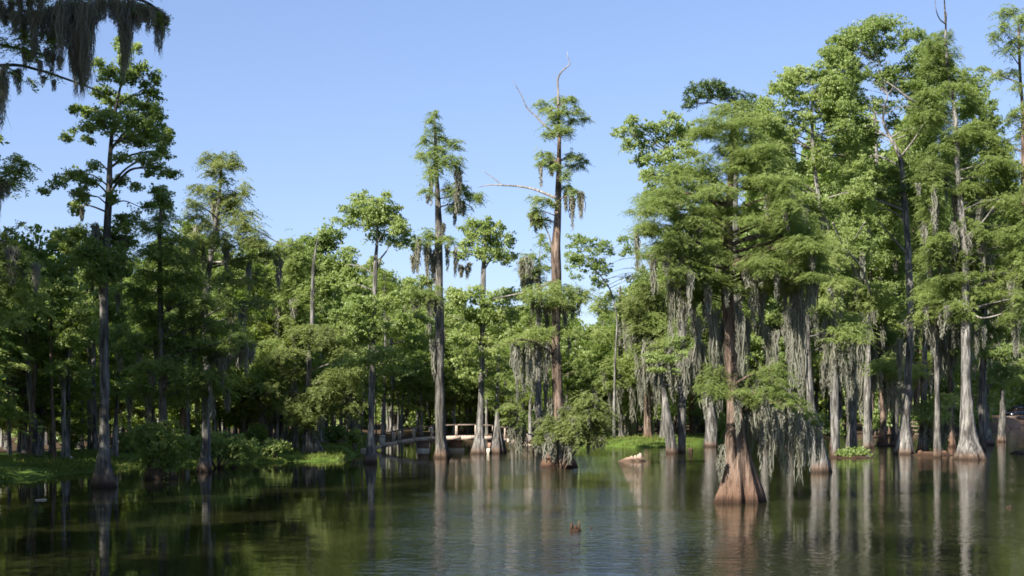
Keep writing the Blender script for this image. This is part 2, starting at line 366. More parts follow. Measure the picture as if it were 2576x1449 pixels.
def make_water():
    xs = np.array([-900,-300,-60,60,300,900.]); ys = np.array([-200,0,20,60,140,320,700.])
    X, Y = np.meshgrid(xs, ys); V = np.stack([X,Y,X*0],-1).reshape(-1,3); m = len(xs)
    Q = [[i*m+j,i*m+j+1,(i+1)*m+j+1,(i+1)*m+j] for i in range(len(ys)-1) for j in range(m-1)]
    mt, t, out = nt('swamp_water')
    geo = N(t,'ShaderNodeNewGeometry')
    mp = N(t,'ShaderNodeMapping'); mp.inputs['Scale'].default_value = (.75,1.15,1); t.links.new(geo.outputs['Position'], mp.inputs['Vector'])
    r1 = N(t,'ShaderNodeTexNoise', Scale=3.0, Detail=4.0, Roughness=.6, Distortion=.4); t.links.new(mp.outputs[0], r1.inputs['Vector'])
    r2 = N(t,'ShaderNodeTexNoise', Scale=.7, Detail=2.0); t.links.new(geo.outputs['Position'], r2.inputs['Vector'])
    pt = N(t,'ShaderNodeTexNoise', Scale=.11, Detail=2.0, Distortion=.5); t.links.new(geo.outputs['Position'], pt.inputs['Vector'])
    # a breeze ruffles the open water on the right; the left cove is calm
    sp = N(t,'ShaderNodeSeparateXYZ'); t.links.new(geo.outputs['Position'], sp.inputs[0])
    xr = N(t,'ShaderNodeMapRange'); xr.inputs['From Min'].default_value = -5.0; xr.inputs['From Max'].default_value = 2.0
    xr.inputs['To Min'].default_value = .10; xr.inputs['To Max'].default_value = 2.8; xr.interpolation_type = 'SMOOTHSTEP'
    t.links.new(sp.outputs['X'], xr.inputs['Value'])
    x2 = N(t,'ShaderNodeMapRange'); x2.inputs['From Min'].default_value = 2.6; x2.inputs['From Max'].default_value = 6.5; x2.interpolation_type = 'SMOOTHSTEP'
    x2.inputs['To Min'].default_value = 1.0; x2.inputs['To Max'].default_value = .24
    t.links.new(sp.outputs['X'], x2.inputs['Value'])
    xx = N(t,'ShaderNodeMath', operation='MULTIPLY'); t.links.new(xr.outputs[0], xx.inputs[0]); t.links.new(x2.outputs[0], xx.inputs[1])
    pr = N(t,'ShaderNodeMapRange'); pr.inputs['From Min'].default_value = .38; pr.inputs['From Max'].default_value = .64
    pr.inputs['To Min'].default_value = .25; pr.inputs['To Max'].default_value = 1.0
    t.links.new(pt.outputs['Fac'], pr.inputs['Value'])
    mu = N(t,'ShaderNodeMath', operation='MULTIPLY'); t.links.new(xx.outputs[0], mu.inputs[0]); t.links.new(pr.outputs[0], mu.inputs[1])
    h = N(t,'ShaderNodeMath', operation='MULTIPLY'); t.links.new(r1.outputs['Fac'], h.inputs[0]); t.links.new(mu.outputs[0], h.inputs[1])
    h2 = N(t,'ShaderNodeMath', operation='MULTIPLY_ADD'); h2.inputs[1].default_value = .35
    t.links.new(r2.outputs['Fac'], h2.inputs[0]); t.links.new(h.outputs[0], h2.inputs[2])
    bp = N(t,'ShaderNodeBump', Strength=1.0, Distance=WDIST); t.links.new(h2.outputs[0], bp.inputs['Height'])
    bs = N(t,'ShaderNodeBsdfPrincipled', Roughness=.02); bs.inputs['IOR'].default_value = 1.33
    bs.inputs['Base Color'].default_value = (.017,.019,.007,1)
    t.links.new(bp.outputs[0], bs.inputs['Normal']); t.links.new(bs.outputs[0], out.inputs[0])
    o = mesh_obj('water', V, Q, mt); props(o, 'dark still swamp water', None, kind='structure')
WDIST = 0.021
make_water()

# ------------------------------------------------------------------ trees
def add_moss(r, sp, ps, single, fine=1.0):
    """the first SINGLE beards are parts of their own, the small scattered wisps one mass"""
    for q in sp[:single]:
        V, Q, a = moss_ribbons([q], ps, fine); mesh_obj('hanging_moss', V, Q, M['moss'], r, a)
    if sp[single:]:
        V, Q, a = moss_ribbons(sp[single:], ps, fine); o = mesh_obj('moss_wisps', V, Q, M['moss'], r, a); o['kind'] = 'stuff'
LEAF = {'broad':leaf_broad,'cypress':leaf_cypress,'olive':leaf_cypress,'pine':leaf_needle}
def px_clump(c, Y, flat=1.0, jit=.5, sc=1.0):
    px, py, rx, ry = c[:4]; k = Y/F
    dy = c[4] if len(c) > 4 else rng.uniform(-1,1)*rx*k*jit
    cen = P(px, py, Y+dy)
    return cen, (rx*k*sc, max(rx*.8,ry)*k*flat*sc, ry*k*sc)
def rows_clumps(rows, n, rx, ry, jx=1.0):
    if n > 30: n = int(n*1.45); rx = (rx[0]*.6, rx[1]*.9); ry = (ry[0]*.7, ry[1])
    """fill an outline given as (row, left, right) with n clumps"""
    ys = [r[0] for r in rows]; L = [r[1] for r in rows]; R = [r[2] for r in rows]; out = []
    w = np.interp(np.linspace(ys[0],ys[-1],60), ys, np.array(R)-np.array(L)); cdf = np.cumsum(w); cdf = cdf/cdf[-1]
    for i in range(n):
        f = (i+rng.random())/n; y = np.interp(f, cdf, np.linspace(ys[0],ys[-1],60))
        l = np.interp(y, ys, L); r = np.interp(y, ys, R); a, b = rng.uniform(*rx), rng.uniform(*ry)
        a = min(a, (r-l)/2*.95+4)
        x = rng.uniform(l+a*.8, max(r-a*.8, l+a*.8+1)) if rng.random() < .55 else (l+a*.8 if rng.random() < .5 else r-a*.8)
        out.append((x, y, a, b, None))
    return out
def tree(name, Y, trunk, clumps=(), kind='broad', label='', cat='tree', group=None, bark='bark', dens=2.2, size=1.0,
         moss=(), automoss=8, front=-.25, brdy=0, branches=(), flute=0.0, fh=1.4, wood=None, sides=14, deep=1.0, nbranch=14, crown_ps=None, cap=True, ground=None):
    """trunk: (px, py, width px) from the base up. clumps: (px, py, rx, ry[, depth])"""
    k = Y/F; ps = k*SC
    pts = [P(x,y,Y) for x,y,w in trunk]; rad = [w*k/2 for x,y,w in trunk]
    g = float(ground_z(pts[0][0], Y)) if ground is None else ground
    base = pts[0].copy(); gz = max(g, 0.0) if g > 0 else 0.0
    pts[0][2] = (g if g > 0 else -.0)-.25
    for i in range(1,len(pts)): pts[i][1] += .012*abs(pts[i][2])*math.sin(i*1.7+Y)
    r = root(name, (base[0], Y, gz), label, cat, group)
    V, Q = tube(pts, [q*.9 for q in rad], max(sides,24), max(.22,ps*4), flute*1.5, fh, .07, cap=cap)
    mesh_obj('trunk', V, Q, M[bark], r, smooth=True)
    tp = np.array(pts); tr = np.array(rad)
    cl = []
    for c in clumps:
        depth = c[4] if len(c) > 4 else None
        if depth is None:
            hw = c[2]*k
            off = abs(c[0]-np.interp(c[1], [q[1] for q in trunk][::-1], [q[0] for q in trunk][::-1]))*k
            depth = (rng.uniform(-1,1)+front)*max(hw, min(2.4, 1.0+off*.5))*deep
        cl.append(px_clump((c[0],c[1],c[2],c[3],depth), Y))
    nb = 0
    order = sorted(range(len(cl)), key=lambda i: -cl[i][1][0]*cl[i][1][2])
    for i in order:
        if nb >= nbranch: break
        c, rr = cl[i]
        zt = c[2]-max(.25, .22*np.hypot(c[0]-tp[0,0], c[1]-Y))
        zt = min(max(zt, tp[0,2]+1.0), tp[-1,2])
        s = np.array([np.interp(zt, tp[:,2], tp[:,j]) for j in range(3)]); r0 = np.interp(zt, tp[:,2], tr)
        d = np.linalg.norm(c-s)
        if d < r0*2.5 or d < .35: continue
        mid = (s+c)/2+np.array([0,0,.10*d if kind == 'broad' else .05*d])+rng.normal(0,.04*d,3)
        rb = min(r0*.45, max(.016*d+.01, ps*.6))
        e = c+(c-s)/d*rr[0]*.35
        lim, _ = spline([s,mid,c,e],[0]*4,.15)
        vq = [tube([s,mid,c,e],[rb,rb*.75,rb*.45,rb*.15],6,max(.2,ps*5),lump=.1)]
        for _ in range(4):
            q = c+unit(1)[0]*np.array(rr)*.8; b = lim[int(rng.uniform(.45,.8)*(len(lim)-1))]
            vq.append(tube([b,(b+q)/2+np.array([0,0,.05]),q],[rb*.4,rb*.28,rb*.1],4,max(.25,ps*6),lump=.1))
        shell('branch', r, M[wood or bark], vq, smooth=True); nb += 1
    for br in branches:
        q = [P(b[0],b[1],Y+brdy*min(1,j*.5)) for j, b in enumerate(br)]; w = [max(b[2],.6)*k/2 for b in br]
        V, Q = tube(q, w, 6, max(.12,ps*3), lump=.12)
        mesh_obj('dead_branch', V, Q, M['dead'], r, smooth=True)
    if cl:
        ex = []
        for c, rr in cl:                                 # loose sprays round the rim of each clump
            rr = np.array(rr)
            for _ in range(3):
                d = unit(1)[0]; f = rng.uniform(.3,.5)
                ex.append((c+d*rr*rng.uniform(.9,1.35), rr*f))
        fat = 1.0 if kind == 'broad' else 1.3
        full = [(c, np.array(rr)*[1,1,fat]) for c, rr in cl]+ex
        V, Q, a = LEAF[kind](full, (crown_ps or ps), dens, size*.78)
        mesh_obj('crown', V, Q, M[kind], r, a)
    sp = [(P(m[0],m[1],Y+(m[4] if len(m) > 4 else rng.uniform(-.5,.5))), m[3]*k/2, m[3]*k/2, (m[2]-m[1])*k) for m in moss]
    if automoss == 8 and kind in ('broad','pine'): automoss = 0
    if automoss and cl:
        zz = sorted(c[2] for c, rr in cl)[int(len(cl)*.6)]; lowc = [q for q in cl if q[0][2] <= zz]
        for i in range(automoss):
            c, rr = lowc[rng.integers(len(lowc))]
            x = rng.uniform(-.85,.85)
            sp.append((c+np.array([x*rr[0], rng.uniform(-.6,.6)*rr[1], -rr[2]*.45]), rng.uniform(1.2,4)*ps, rng.uniform(1,3)*ps, rng.uniform(12,45)*ps))
    add_moss(r, sp, ps, len(moss))
    return r

#--- left cove -------------------------------------------------------------
def D2(l, sx=.5, ox=0, oy=0):  # crop coordinates to picture coordinates
    return [(ox+a*sx, oy+b*sx, c, d) for a,b,c,d in l]
tree('tupelo_tree', 47, [(262,1228,58),(260,1180,42),(261,1120,30),(262,1000,26),(262,800,24),(268,650,21),(272,500,18),(275,400,14),(285,330,10),(300,240,7),(318,150,3)],
     [(300,108,11,16),(340,122,14,12),(315,150,20,20),(250,160,14,16),(268,187,20,22),(352,172,24,15),(322,192,30,22),(393,195,15,14),(378,235,28,24),(265,230,28,13),(310,255,42,22),(375,275,34,22),
      (188,275,18,13),(215,282,24,15),(255,288,28,18),(285,315,42,22),(215,320,24,16),(350,315,42,28),(400,290,18,20),(165,345,13,13),(225,350,14,9),(330,350,38,20),(393,340,24,28),(420,345,14,22),
      (405,380,20,20),(310,395,20,12),(360,400,30,13),(395,425,26,16),(438,437,19,9),(235,420,18,9),(180,440,22,16),(145,460,22,12),(113,480,15,8),(218,455,25,16),(205,490,20,22),(300,455,17,14),(285,495,15,15),
      (190,520,16,22),(388,480,13,16),(410,505,22,16),(345,470,14,8),(375,520,14,12),(320,560,24,30),(285,600,45,36),(150,590,18,18),(200,590,32,26),(240,640,40,30),(300,650,30,40),(250,690,35,26),(200,640,24,22),(170,620,20,14)],
     'broad','tall dark tupelo tree standing in water before the left grassy bank','tree','trees standing in the left cove','bark',3.0,1.1,
     moss=[(240,560,640,18),(225,600,700,14),(300,640,720,16),(310,590,700,22),(255,700,760,16),(205,520,560,8)],branches=[[(272,430,6),(250,408,4),(228,400,2)],[(272,330,5),(300,345,3),(350,370,2)],[(272,520,5),(310,505,3),(350,520,2)]],flute=.35,fh=.9,nbranch=30)
tree('bald_cypress', 53, [(405,1206,96),(405,1185,84),(408,1160,66),(409,1120,34),(410,1050,22),(408,950,19),(405,860,17),(402,760,15),(403,640,12),(405,540,8),(408,470,4)],
     [(405,480,16,12),(400,510,28,12),(412,540,34,14),(395,575,50,14),(440,600,45,14),(380,625,55,16),(450,650,60,16),(390,690,60,16),(470,700,60,18),(340,730,50,16),(430,745,75,18),(520,760,55,16),(370,790,60,18),(470,800,70,20),(560,820,55,16),(600,850,45,14),(400,850,60,18),(480,870,80,20),(560,890,50,16),(330,870,40,18),(420,920,70,18),(520,940,70,20),(350,980,40,16),(440,990,55,16),(540,970,40,16)],
     'cypress','dark shaded bald cypress rising from a brushy mound in the left cove','tree','trees standing in the left cove','bark',2.2,1.0,automoss=26,flute=.2,fh=.6,nbranch=26,deep=.6,
     moss=[(600,870,930,30),(630,860,920,26),(560,900,980,16),(575,890,950,14)])
tree('bald_cypress', 59, [(515,1184,52),(517,1160,34),(519,1100,24),(520,1000,20),(519,900,19),(517,820,18),(519,740,17),(527,660,15),(538,600,13),(547,540,10),(552,480,7),(556,400,4)],
     [(555,396,22,10),(525,398,22,12),(590,405,20,14),(557,415,40,12),(540,430,25,10),(560,450,20,10),(500,472,18,8),(530,478,38,12),(580,490,38,14),(614,470,12,18),(550,505,48,14),(490,515,26,14),(580,530,50,16),(520,560,45,18),(610,555,40,18),(560,600,40,18),(640,600,40,20),(490,600,35,18),(680,640,30,16),(600,650,40,18),(480,640,30,18),(570,700,45,18),(640,700,40,18),(480,700,40,20),(560,760,40,16),(640,760,40,18),(600,800,35,14)],
     'olive','cypress with bare pale upper trunk and long drooping limb, left of center','tree','trees standing in the left cove','pale',1.9,.95,automoss=16,
     branches=[[(530,662,7),(565,660,6),(600,672,5),(640,688,4),(665,697,2)],[(582,664,4),(576,640,3),(568,620,2)],[(640,575,3),(690,605,3),(730,620,2)]],flute=.3,fh=.7,nbranch=20)

# slim pale trunks on the left bank
def slim(trunk, label, bark='pale', clumps=(), kind='broad', z=0.5, group='slim trunks on the left bank', **kw):
    Y = max(DB(trunk[0][1], z), float(shore(trunk[0][0]))+1.5)
    return tree(kw.pop('name','tupelo_tree'), Y, trunk, clumps, kind, label, 'tree', group, bark, flute=kw.pop('flute',.15), **kw)
slim([(93,1145,34),(90,1110,22),(82,1040,17),(74,980,15),(69,900,13),(66,820,11),(64,740,8),(60,660,5)],'slim pale trunk leaning left, nearest the left edge of the bank',
     clumps=rows_clumps([(620,20,100),(700,0,130),(800,0,140),(900,10,130)],16,(24,40),(16,26)))
slim([(163,1147,30),(164,1110,18),(160,1050,14),(162,960,12),(172,880,11),(176,800,9),(182,700,7),(186,640,4)],'pale trunk with a bright whitish foot on the left bank',
     clumps=rows_clumps([(610,130,220),(700,120,240),(800,110,240),(900,120,220),(960,120,230)],20,(22,38),(14,24)),
     branches=[[(164,1010,7),(152,960,6),(146,940,3)]])
slim([(240,1135,20),(238,1050,14),(236,960,12),(235,860,12),(234,780,10),(232,700,6)],'straight tan trunk right behind the tall dark tupelo','pale',
     clumps=rows_clumps([(650,200,300),(760,190,320),(860,190,310)],14,(22,38),(14,24)))
slim([(290,1142,22),(289,1110,16),(292,1050,11),(296,980,9),(300,900,6)],'short grey trunk just right of the tall dark tupelo','pale',
     clumps=rows_clumps([(820,270,350),(900,260,360),(1000,270,360)],12,(20,34),(12,22)))
slim([(463,1128,17),(463,1060,17),(461,980,16),(461,900,14),(462,800,10)],'rusty orange trunk on the bank behind the brushy mound','rust',
     clumps=rows_clumps([(760,420,510),(880,410,520)],9,(22,36),(12,20)))
slim([(540,1122,17),(540,1060,16),(540,980,15),(539,900,14),(535,820,10)],'pinkish straight trunk beside the cypress with the pale upper trunk','pale',
     clumps=rows_clumps([(780,500,580),(880,490,600)],9,(20,34),(12,20)))
slim([(652,1122,14),(652,1060,12),(650,980,10),(652,900,8),(650,820,5)],'thin grey trunk between two olive cypresses','pale',
     clumps=rows_clumps([(760,610,700),(860,600,700),(920,610,690)],12,(20,34),(12,20)))
tree('bald_cypress', DB(1130), [(783,1133,60),(780,1110,38),(776,1060,22),(774,980,17),(778,900,14),(784,820,12),(786,740,10),(790,660,7),(800,600,4)],
     rows_clumps([(820,740,860),(870,700,890),(930,660,905),(970,650,910),(1010,690,915),(1060,760,890)],34,(28,50),(9,14)),
     'olive','feathery olive cypress with flared twin-looking foot on the grassy point','tree','trees on the left bank','pale',1.7,.95,flute=.45,fh=1.0,nbranch=14,automoss=4,
     branches=[[(784,850,5),(800,835,4),(822,822,2)],[(776,1000,4),(740,985,3),(715,990,2)]])
tree('bald_cypress', DB(1127), [(738,1130,30),(741,1100,20),(742,1040,16),(742,980,14),(740,900,12),(738,820,9),(735,740,5)],
     rows_clumps([(600,700,760),(680,680,790),(760,690,790),(840,690,780),(900,620,700),(960,600,680)],28,(24,40),(11,16)),
     'cypress','green cypress with a mid-height mass of sprays behind the grassy point','tree','trees on the left bank','bark',1.7,1.0,nbranch=10,automoss=6)
tree('tupelo_tree', 88, [(806,1122,22),(806,1060,16),(812,980,14),(806,900,12),(800,800,12),(790,720,10),(800,640,7),(815,590,4)],
     rows_clumps([(580,790,860),(640,730,890),(720,700,900),(800,690,900),(860,700,900)],40,(24,42),(16,26)),
     'broad','bushy bright tupelo filling the gap left of the round-topped tree','tree','trees on the left bank','pale',2.0,1.0,nbranch=16)

#--- centre ----------------------------------------------------------------
tree('tupelo_tree', DW(1166), [(932,1168,40),(932,1150,34),(933,1110,22),(934,1050,17),(935,980,17),(938,900,14),(940,820,13),(943,740,11),(945,660,11),(948,610,8),(950,560,5)],
     [(905,500,30,15),(888,530,32,18),(950,512,42,20),(985,540,30,24),(930,560,55,22),(870,558,22,14),(1005,572,24,20),(958,598,40,14),(1000,610,24,12),(1022,600,14,24),(925,535,40,22),(960,545,40,22),
      (920,770,45,24),(870,790,34,22),(950,830,50,24),(1010,820,46,24),(1045,860,32,20),(900,850,40,24),(965,890,50,22),(1020,905,44,18),(1000,935,38,12),(890,910,34,18),(1060,800,24,20),(880,720,34,20),(985,760,30,20)],
     'broad','round-topped tupelo with tall bare pale trunk left of the footbridge','tree','trees standing in the water in mid scene','pale',2.0,1.0,flute=.2,fh=.6,nbranch=22,
     branches=[[(945,690,5),(955,655,5),(972,632,4),(985,600,2)],[(940,690,4),(905,670,3),(870,665,2)]])
tree('bald_cypress', DW(1152), [(1111,1154,44),(1111,1135,36),(1109,1100,28),(1107,1040,26),(1106,950,25),(1106,850,25),(1105,750,24),(1104,650,22),(1103,560,19),(1100,480,15),(1098,440,12),(1095,340,7),(1092,285,3)],
     [(1095,286,10,9),(1080,300,11,7),(1093,322,20,10),(1068,350,16,12),(1106,345,20,14),(1143,362,16,12),(1098,378,36,16),(1058,392,16,9),(1133,400,28,13),(1093,415,24,16),(1146,417,11,10),(1088,440,17,9),(1078,478,16,9),
      (1155,468,20,12),(1128,475,17,12),(1173,488,33,11),(1205,492,14,9),(1143,515,20,15),(1165,512,22,11),(1075,590,25,16),(1050,605,20,10),(1125,600,22,10),(1040,745,34,20),(1085,740,30,16)],
     'cypress','tall cypress with narrow pointed top and split foot before the footbridge','tree','trees standing in the water in mid scene','bark',1.7,.9,flute=.55,fh=.9,nbranch=20,
     moss=[(1143,525,570,9),(1165,515,545,7),(1075,490,515,7),(1050,610,690,16),(1075,610,710,18),(1090,630,720,16),(1125,610,690,8),(1145,620,700,7),(1040,640,690,14),(1020,750,790,12),(1048,755,800,16),(1090,855,950,14),(1104,850,990,14),(1115,560,600,8),(1180,660,690,12),(1160,670,700,12)])
tree('tupelo_tree', DW(1142), [(1204,1145,42),(1205,1125,32),(1207,1080,20),(1210,1000,16),(1212,920,16),(1213,850,15),(1215,760,15),(1216,690,13),(1218,640,9),(1222,590,5)],
     [(1198,560,24,13),(1223,562,20,16),(1180,580,18,16),(1258,576,13,16),(1220,588,38,18),(1282,606,14,18),(1240,612,33,22),(1178,612,20,18),(1160,640,18,16),(1208,634,24,18),(1253,642,32,18),(1275,652,17,15),
      (1190,740,30,20),(1250,750,44,20),(1290,745,30,14),(1150,745,30,20),(1235,790,50,22),(1180,800,40,22),(1130,800,30,20),(1285,790,34,18),(1160,850,34,18),(1250,850,40,16),(1232,890,30,13),(1185,920,30,11),(1178,938,22,8),(1283,925,12,6),(1160,905,22,12)],
     'broad','leafy tupelo with straight whitish trunk in front of the right end of the bridge','tree','trees standing in the water in mid scene','pale',2.0,1.05,flute=.4,fh=.8,nbranch=22,
     branches=[[(1218,680,4),(1235,650,3),(1250,630,2)],[(1214,870,4),(1240,872,3),(1262,866,2)]],moss=[(1160,665,700,10),(1175,668,705,10),(1146,655,690,8)])
tree('bald_cypress', DW(1141), [(1252,1143,44),(1252,1125,38),(1251,1095,26),(1250,1060,16),(1251,1010,10),(1252,950,8),(1254,880,5)],
     [(1250,905,30,10),(1265,940,30,10),(1235,970,26,9),(1272,985,30,9),(1288,1020,26,9),(1240,1010,20,8),(1300,1050,28,12)],
     'cypress','small cypress with broad cone-shaped foot beside the whitish trunk','tree','trees standing in the water in mid scene','pale',1.5,.9,flute=.5,fh=1.2,automoss=6,nbranch=6)
# the tall landmark cypress with dead spikes
tree('bald_cypress', DW(1176), [(1406,1178,88),(1406,1160,80),(1408,1140,60),(1410,1110,36),(1408,1060,31),(1404,1000,28),(1399,900,26),(1398,850,26),(1400,750,26),(1400,700,26),(1398,640,27),(1402,560,22),(1405,480,17),(1406,400,12),(1407,345,10),(1405,300,8),(1404,245,6)],
     [(1358,257,17,6),(1403,252,20,7),(1438,250,22,8),(1376,275,22,8),(1450,278,17,9),(1413,280,24,12),(1473,300,12,5),(1440,302,20,7),(1398,300,22,12),(1403,325,28,10),(1383,340,14,7),(1425,330,14,7),
      (1363,384,17,8),(1383,400,20,10),(1435,390,20,10),(1463,398,14,10),(1445,415,22,9),(1423,440,9,12),(1368,410,14,5),(1395,418,16,7),
      (1448,480,16,7),(1353,500,20,9),(1383,505,14,9),(1350,530,19,12),(1363,552,16,12),(1345,545,12,10),(1430,470,10,8),
      (1390,722,60,12),(1360,740,50,12),(1425,742,48,12),(1470,735,28,12),(1395,760,60,12),(1320,850,46,11),(1350,830,34,9),(1290,858,22,7),(1440,835,26,9),(1380,850,30,9),(1450,905,24,9),(1480,930,22,12)],
     'cypress','tallest lone cypress, bare dead spike on top and rusty trunk, center','tree','trees standing in the water in mid scene','brown',1.8,.9,flute=.45,fh=.7,nbranch=26,deep=.8,
     branches=[[(1404,262,6),(1404,230,5),(1403,200,4.5),(1410,184,4),(1421,172,3.5),(1434,161,3),(1431,150,2.2),(1428,143,2),(1427,130,1.2)],
               [(1405,345,6),(1375,320,5),(1345,290,4),(1325,270,3.4),(1314,245,2.6),(1303,225,2),(1291,203,1.2)],
               [(1403,500,9),(1375,488,8),(1340,475,6.5),(1300,468,5.5),(1262,466,4.5),(1232,465,3.5),(1203,471,1.6)],
               [(1262,466,3),(1250,455,2.6),(1232,441,2),(1214,429,1.2)],
               [(1398,700,7),(1350,728,6),(1300,740,5),(1240,752,3)],[(1392,640,5),(1380,590,4),(1365,560,2.5)]],
     moss=[(1440,488,585,9),(1436,495,560,6),(1423,480,540,9),(1358,545,580,12),(1348,545,590,8),(1414,330,350,5),(1355,750,830,14),(1375,755,850,20),(1340,745,800,10),(1420,755,830,18),(1440,750,810,14),(1455,745,800,12),(1395,760,840,14),
           (1305,860,960,8),(1318,860,1000,10),(1330,860,970,12),(1345,855,930,10),(1290,862,930,8),(1300,865,1040,6),(1360,860,940,10),(1378,860,930,8),(1432,840,900,8),(1385,1000,1080,12),(1402,1130,1170,10),(1385,1120,1165,8),(1430,1110,1165,10)])
def bush(name, Y, clumps, kind, label, group=None, dens=1.8, size=1.0, moss=(), automoss=0, base=None, cat='bush', twigs=10):
    k = Y/F; ps = k*SC; cl = [px_clump(c, Y) for c in clumps]
    cx = float(np.mean([c[0][0] for c in cl])); g = max(0., float(ground_z(cx,Y)))
    r = root(name, (cx,Y,g), label, cat, group)
    V, Q, a = LEAF[kind](cl, ps, dens, size); mesh_obj('foliage', V, Q, M[kind], r, a)
    b = np.array([cx if base is None else (base-CX)*k, Y, g-.1]); vq = []
    for c, rr in [cl[i%len(cl)] for i in range(max(twigs, len(cl)))]:
        e = c+unit(1)[0]*np.array(rr)*.5; vq.append(tube([b+rng.normal(0,.08,3)*[1,1,0],(b+e)/2+np.array([0,0,.2]),e],[ps*.9,ps*.7,ps*.3],5,.3))
    shell('stem', r, M['bark'], vq, True)
    sp = [(P(m[0],m[1],Y-.3), m[3]*k/2, m[3]*k/2, (m[2]-m[1])*k) for m in moss]
    for i in range(automoss):
        c, rr = cl[rng.integers(len(cl))]
        sp.append((c+np.array([rng.uniform(-.9,.9)*rr[0],rng.uniform(-.9,.9)*rr[1],rng.uniform(-.3,.6)*rr[2]]), rng.uniform(1.5,3)*ps, ps*2, rng.uniform(8,22)*ps))
    if sp:
        add_moss(r, sp, ps, len(moss))
    return r
bush('overhanging_bush', DW(1176)-1.5, [(1480,1035,46,32),(1440,1068,52,28),(1500,1068,34,28),(1462,1095,44,14),(1480,998,34,18),(1430,1030,26,20),(1495,1098,24,12),(1388,1078,32,18),(1364,1098,24,14),(1378,1055,20,12),(1402,1094,30,12),(1420,1058,30,16),(1460,1052,40,26),(1515,1040,20,16)],
     'olive','mossy brush wrapped round the root mound of the tallest cypress',dens=2.6,size=.85,automoss=60,base=1412,moss=[(1392,1110,1165,10),(1370,1115,1160,10),(1432,1120,1170,12),(1350,1120,1150,8)],cat='bush')
bush('waterside_shrub', DW(1178), [(500,1112,36,16),(545,1110,40,18),(590,1118,40,16),(630,1125,34,14),(560,1140,50,14),(510,1142,36,14),(480,1130,26,16),(610,1145,34,10),(540,1095,34,12)],
     'broad','dark sprawling brush at the waterline right of the mound','brush along the left shore',2.2,1.0,base=548)
bush('mound_shrub', DW(1205), [(405,1085,50,24),(365,1085,30,20),(405,1110,60,28),(370,1120,34,22),(440,1130,40,24),(455,1110,34,18),(400,1150,44,26),(430,1165,30,26),(372,1165,18,20),(350,1100,24,14)],
     'broad','black-green brush covering the round mound in the left cove','brush along the left shore',2.4,1.0,base=405)
tree('bald_cypress', DW(1136), [(1356,1138,36),(1357,1120,26),(1356,1080,18),(1355,1000,15),(1356,900,12),(1356,800,9),(1356,700,6),(1357,640,3)],
     [(1338,642,28,9),(1320,670,24,9),(1358,668,24,12),(1360,600,10,14),(1345,690,28,10),(1375,620,10,10)],
     'cypress','slim cypress with moss beards just left of the tallest cypress','tree','trees standing in the water in mid scene','pale',1.5,.9,flute=.3,nbranch=6,
     moss=[(1340,880,1010,10),(1350,900,1060,14),(1372,900,1040,12),(1330,900,980,8),(1363,1040,1120,14),(1345,1060,1130,10)])
tree('bald_cypress', DB(1098), [(1563,1102,24),(1562,1080,15),(1560,1000,12),(1561,900,12),(1560,800,9),(1560,720,5)],
     rows_clumps([(740,1490,1640),(820,1480,1660),(900,1500,1640),(970,1490,1640),(1020,1540,1610)],22,(26,42),(9,15)),'cypress','cypress with dark mossy upper trunk on the middle grass bank','tree','trees on the middle grass bank','bark',1.7,.9,flute=.3,automoss=14,nbranch=12)
tree('bald_cypress', DB(1101), [(1631,1106,32),(1630,1090,21),(1629,1000,18),(1628,900,17),(1628,820,14),(1630,740,10)],
     rows_clumps([(720,1560,1700),(780,1560,1710),(840,1590,1700)],14,(26,42),(9,15)),'olive','pinkish-barked cypress behind the pale stump, on the grass bank','tree','trees on the middle grass bank','brown',1.5,.9,flute=.3,nbranch=8,
     moss=[(1646,830,1010,16),(1650,900,1060,12),(1605,780,900,14),(1640,780,900,18),(1600,850,950,8)])
tree('bald_cypress', DW(1141), [(1692,1143,36),(1690,1125,31),(1683,1080,25),(1675,1020,18),(1670,985,13),(1662,950,10),(1660,920,6)],
     [(1650,930,22,8),(1690,900,34,14),(1720,935,30,10),(1640,900,26,12),(1700,860,30,14),(1735,890,26,12)],'broad','pale leaning trunk standing in water right of the pale stump','tree','trees standing in the water in mid scene','pale',1.6,.9,flute=.15,nbranch=6,
     branches=[[(1664,955,5),(1652,935,4),(1636,925,2)],[(1668,965,5),(1700,975,3),(1725,974,2)]],moss=[(1650,930,990,10),(1640,930,980,8)])
tree('bald_cypress', DB(1093), [(1741,1097,20),(1741,1060,16),(1741,1020,15),(1743,992,14)],[(1760,1035,22,8),(1768,1062,20,8),(1755,1005,16,8)],'cypress','short broken orange-pink snag on the grass bank','dead tree','trees on the middle grass bank','rust',1.2,.9,cap=True,nbranch=3)
tree('bald_cypress', DW(1124), [(1788,1127,34),(1789,1105,32),(1790,1070,35),(1784,1030,34),(1776,1000,22),(1768,970,12),(1762,930,10),(1757,900,8),(1752,850,5)],
     rows_clumps([(760,1700,1830),(840,1690,1800),(900,1720,1820)],14,(24,38),(10,16)),'cypress','pale forked cypress close left of the big brown cypress','tree','trees standing in the water in mid scene','pale',1.6,.9,flute=.2,nbranch=8,
     moss=[(1790,880,1020,24),(1805,900,1060,18),(1770,900,960,12),(1750,780,960,18),(1735,820,950,14),(1720,860,940,12)])
tree('tupelo_tree', 104, [(1545,1114,10),(1545,1000,7),(1548,900,6),(1552,800,5),(1535,730,4),(1515,700,3),(1500,680,2)],
     rows_clumps([(596,1440,1600),(630,1425,1650),(680,1430,1650),(720,1470,1620)],30,(16,28),(9,15)),'broad','airy thin tupelo crown with sky showing through, right of the tallest cypress','tree','trees on the middle grass bank','pale',.75,.9,nbranch=24)

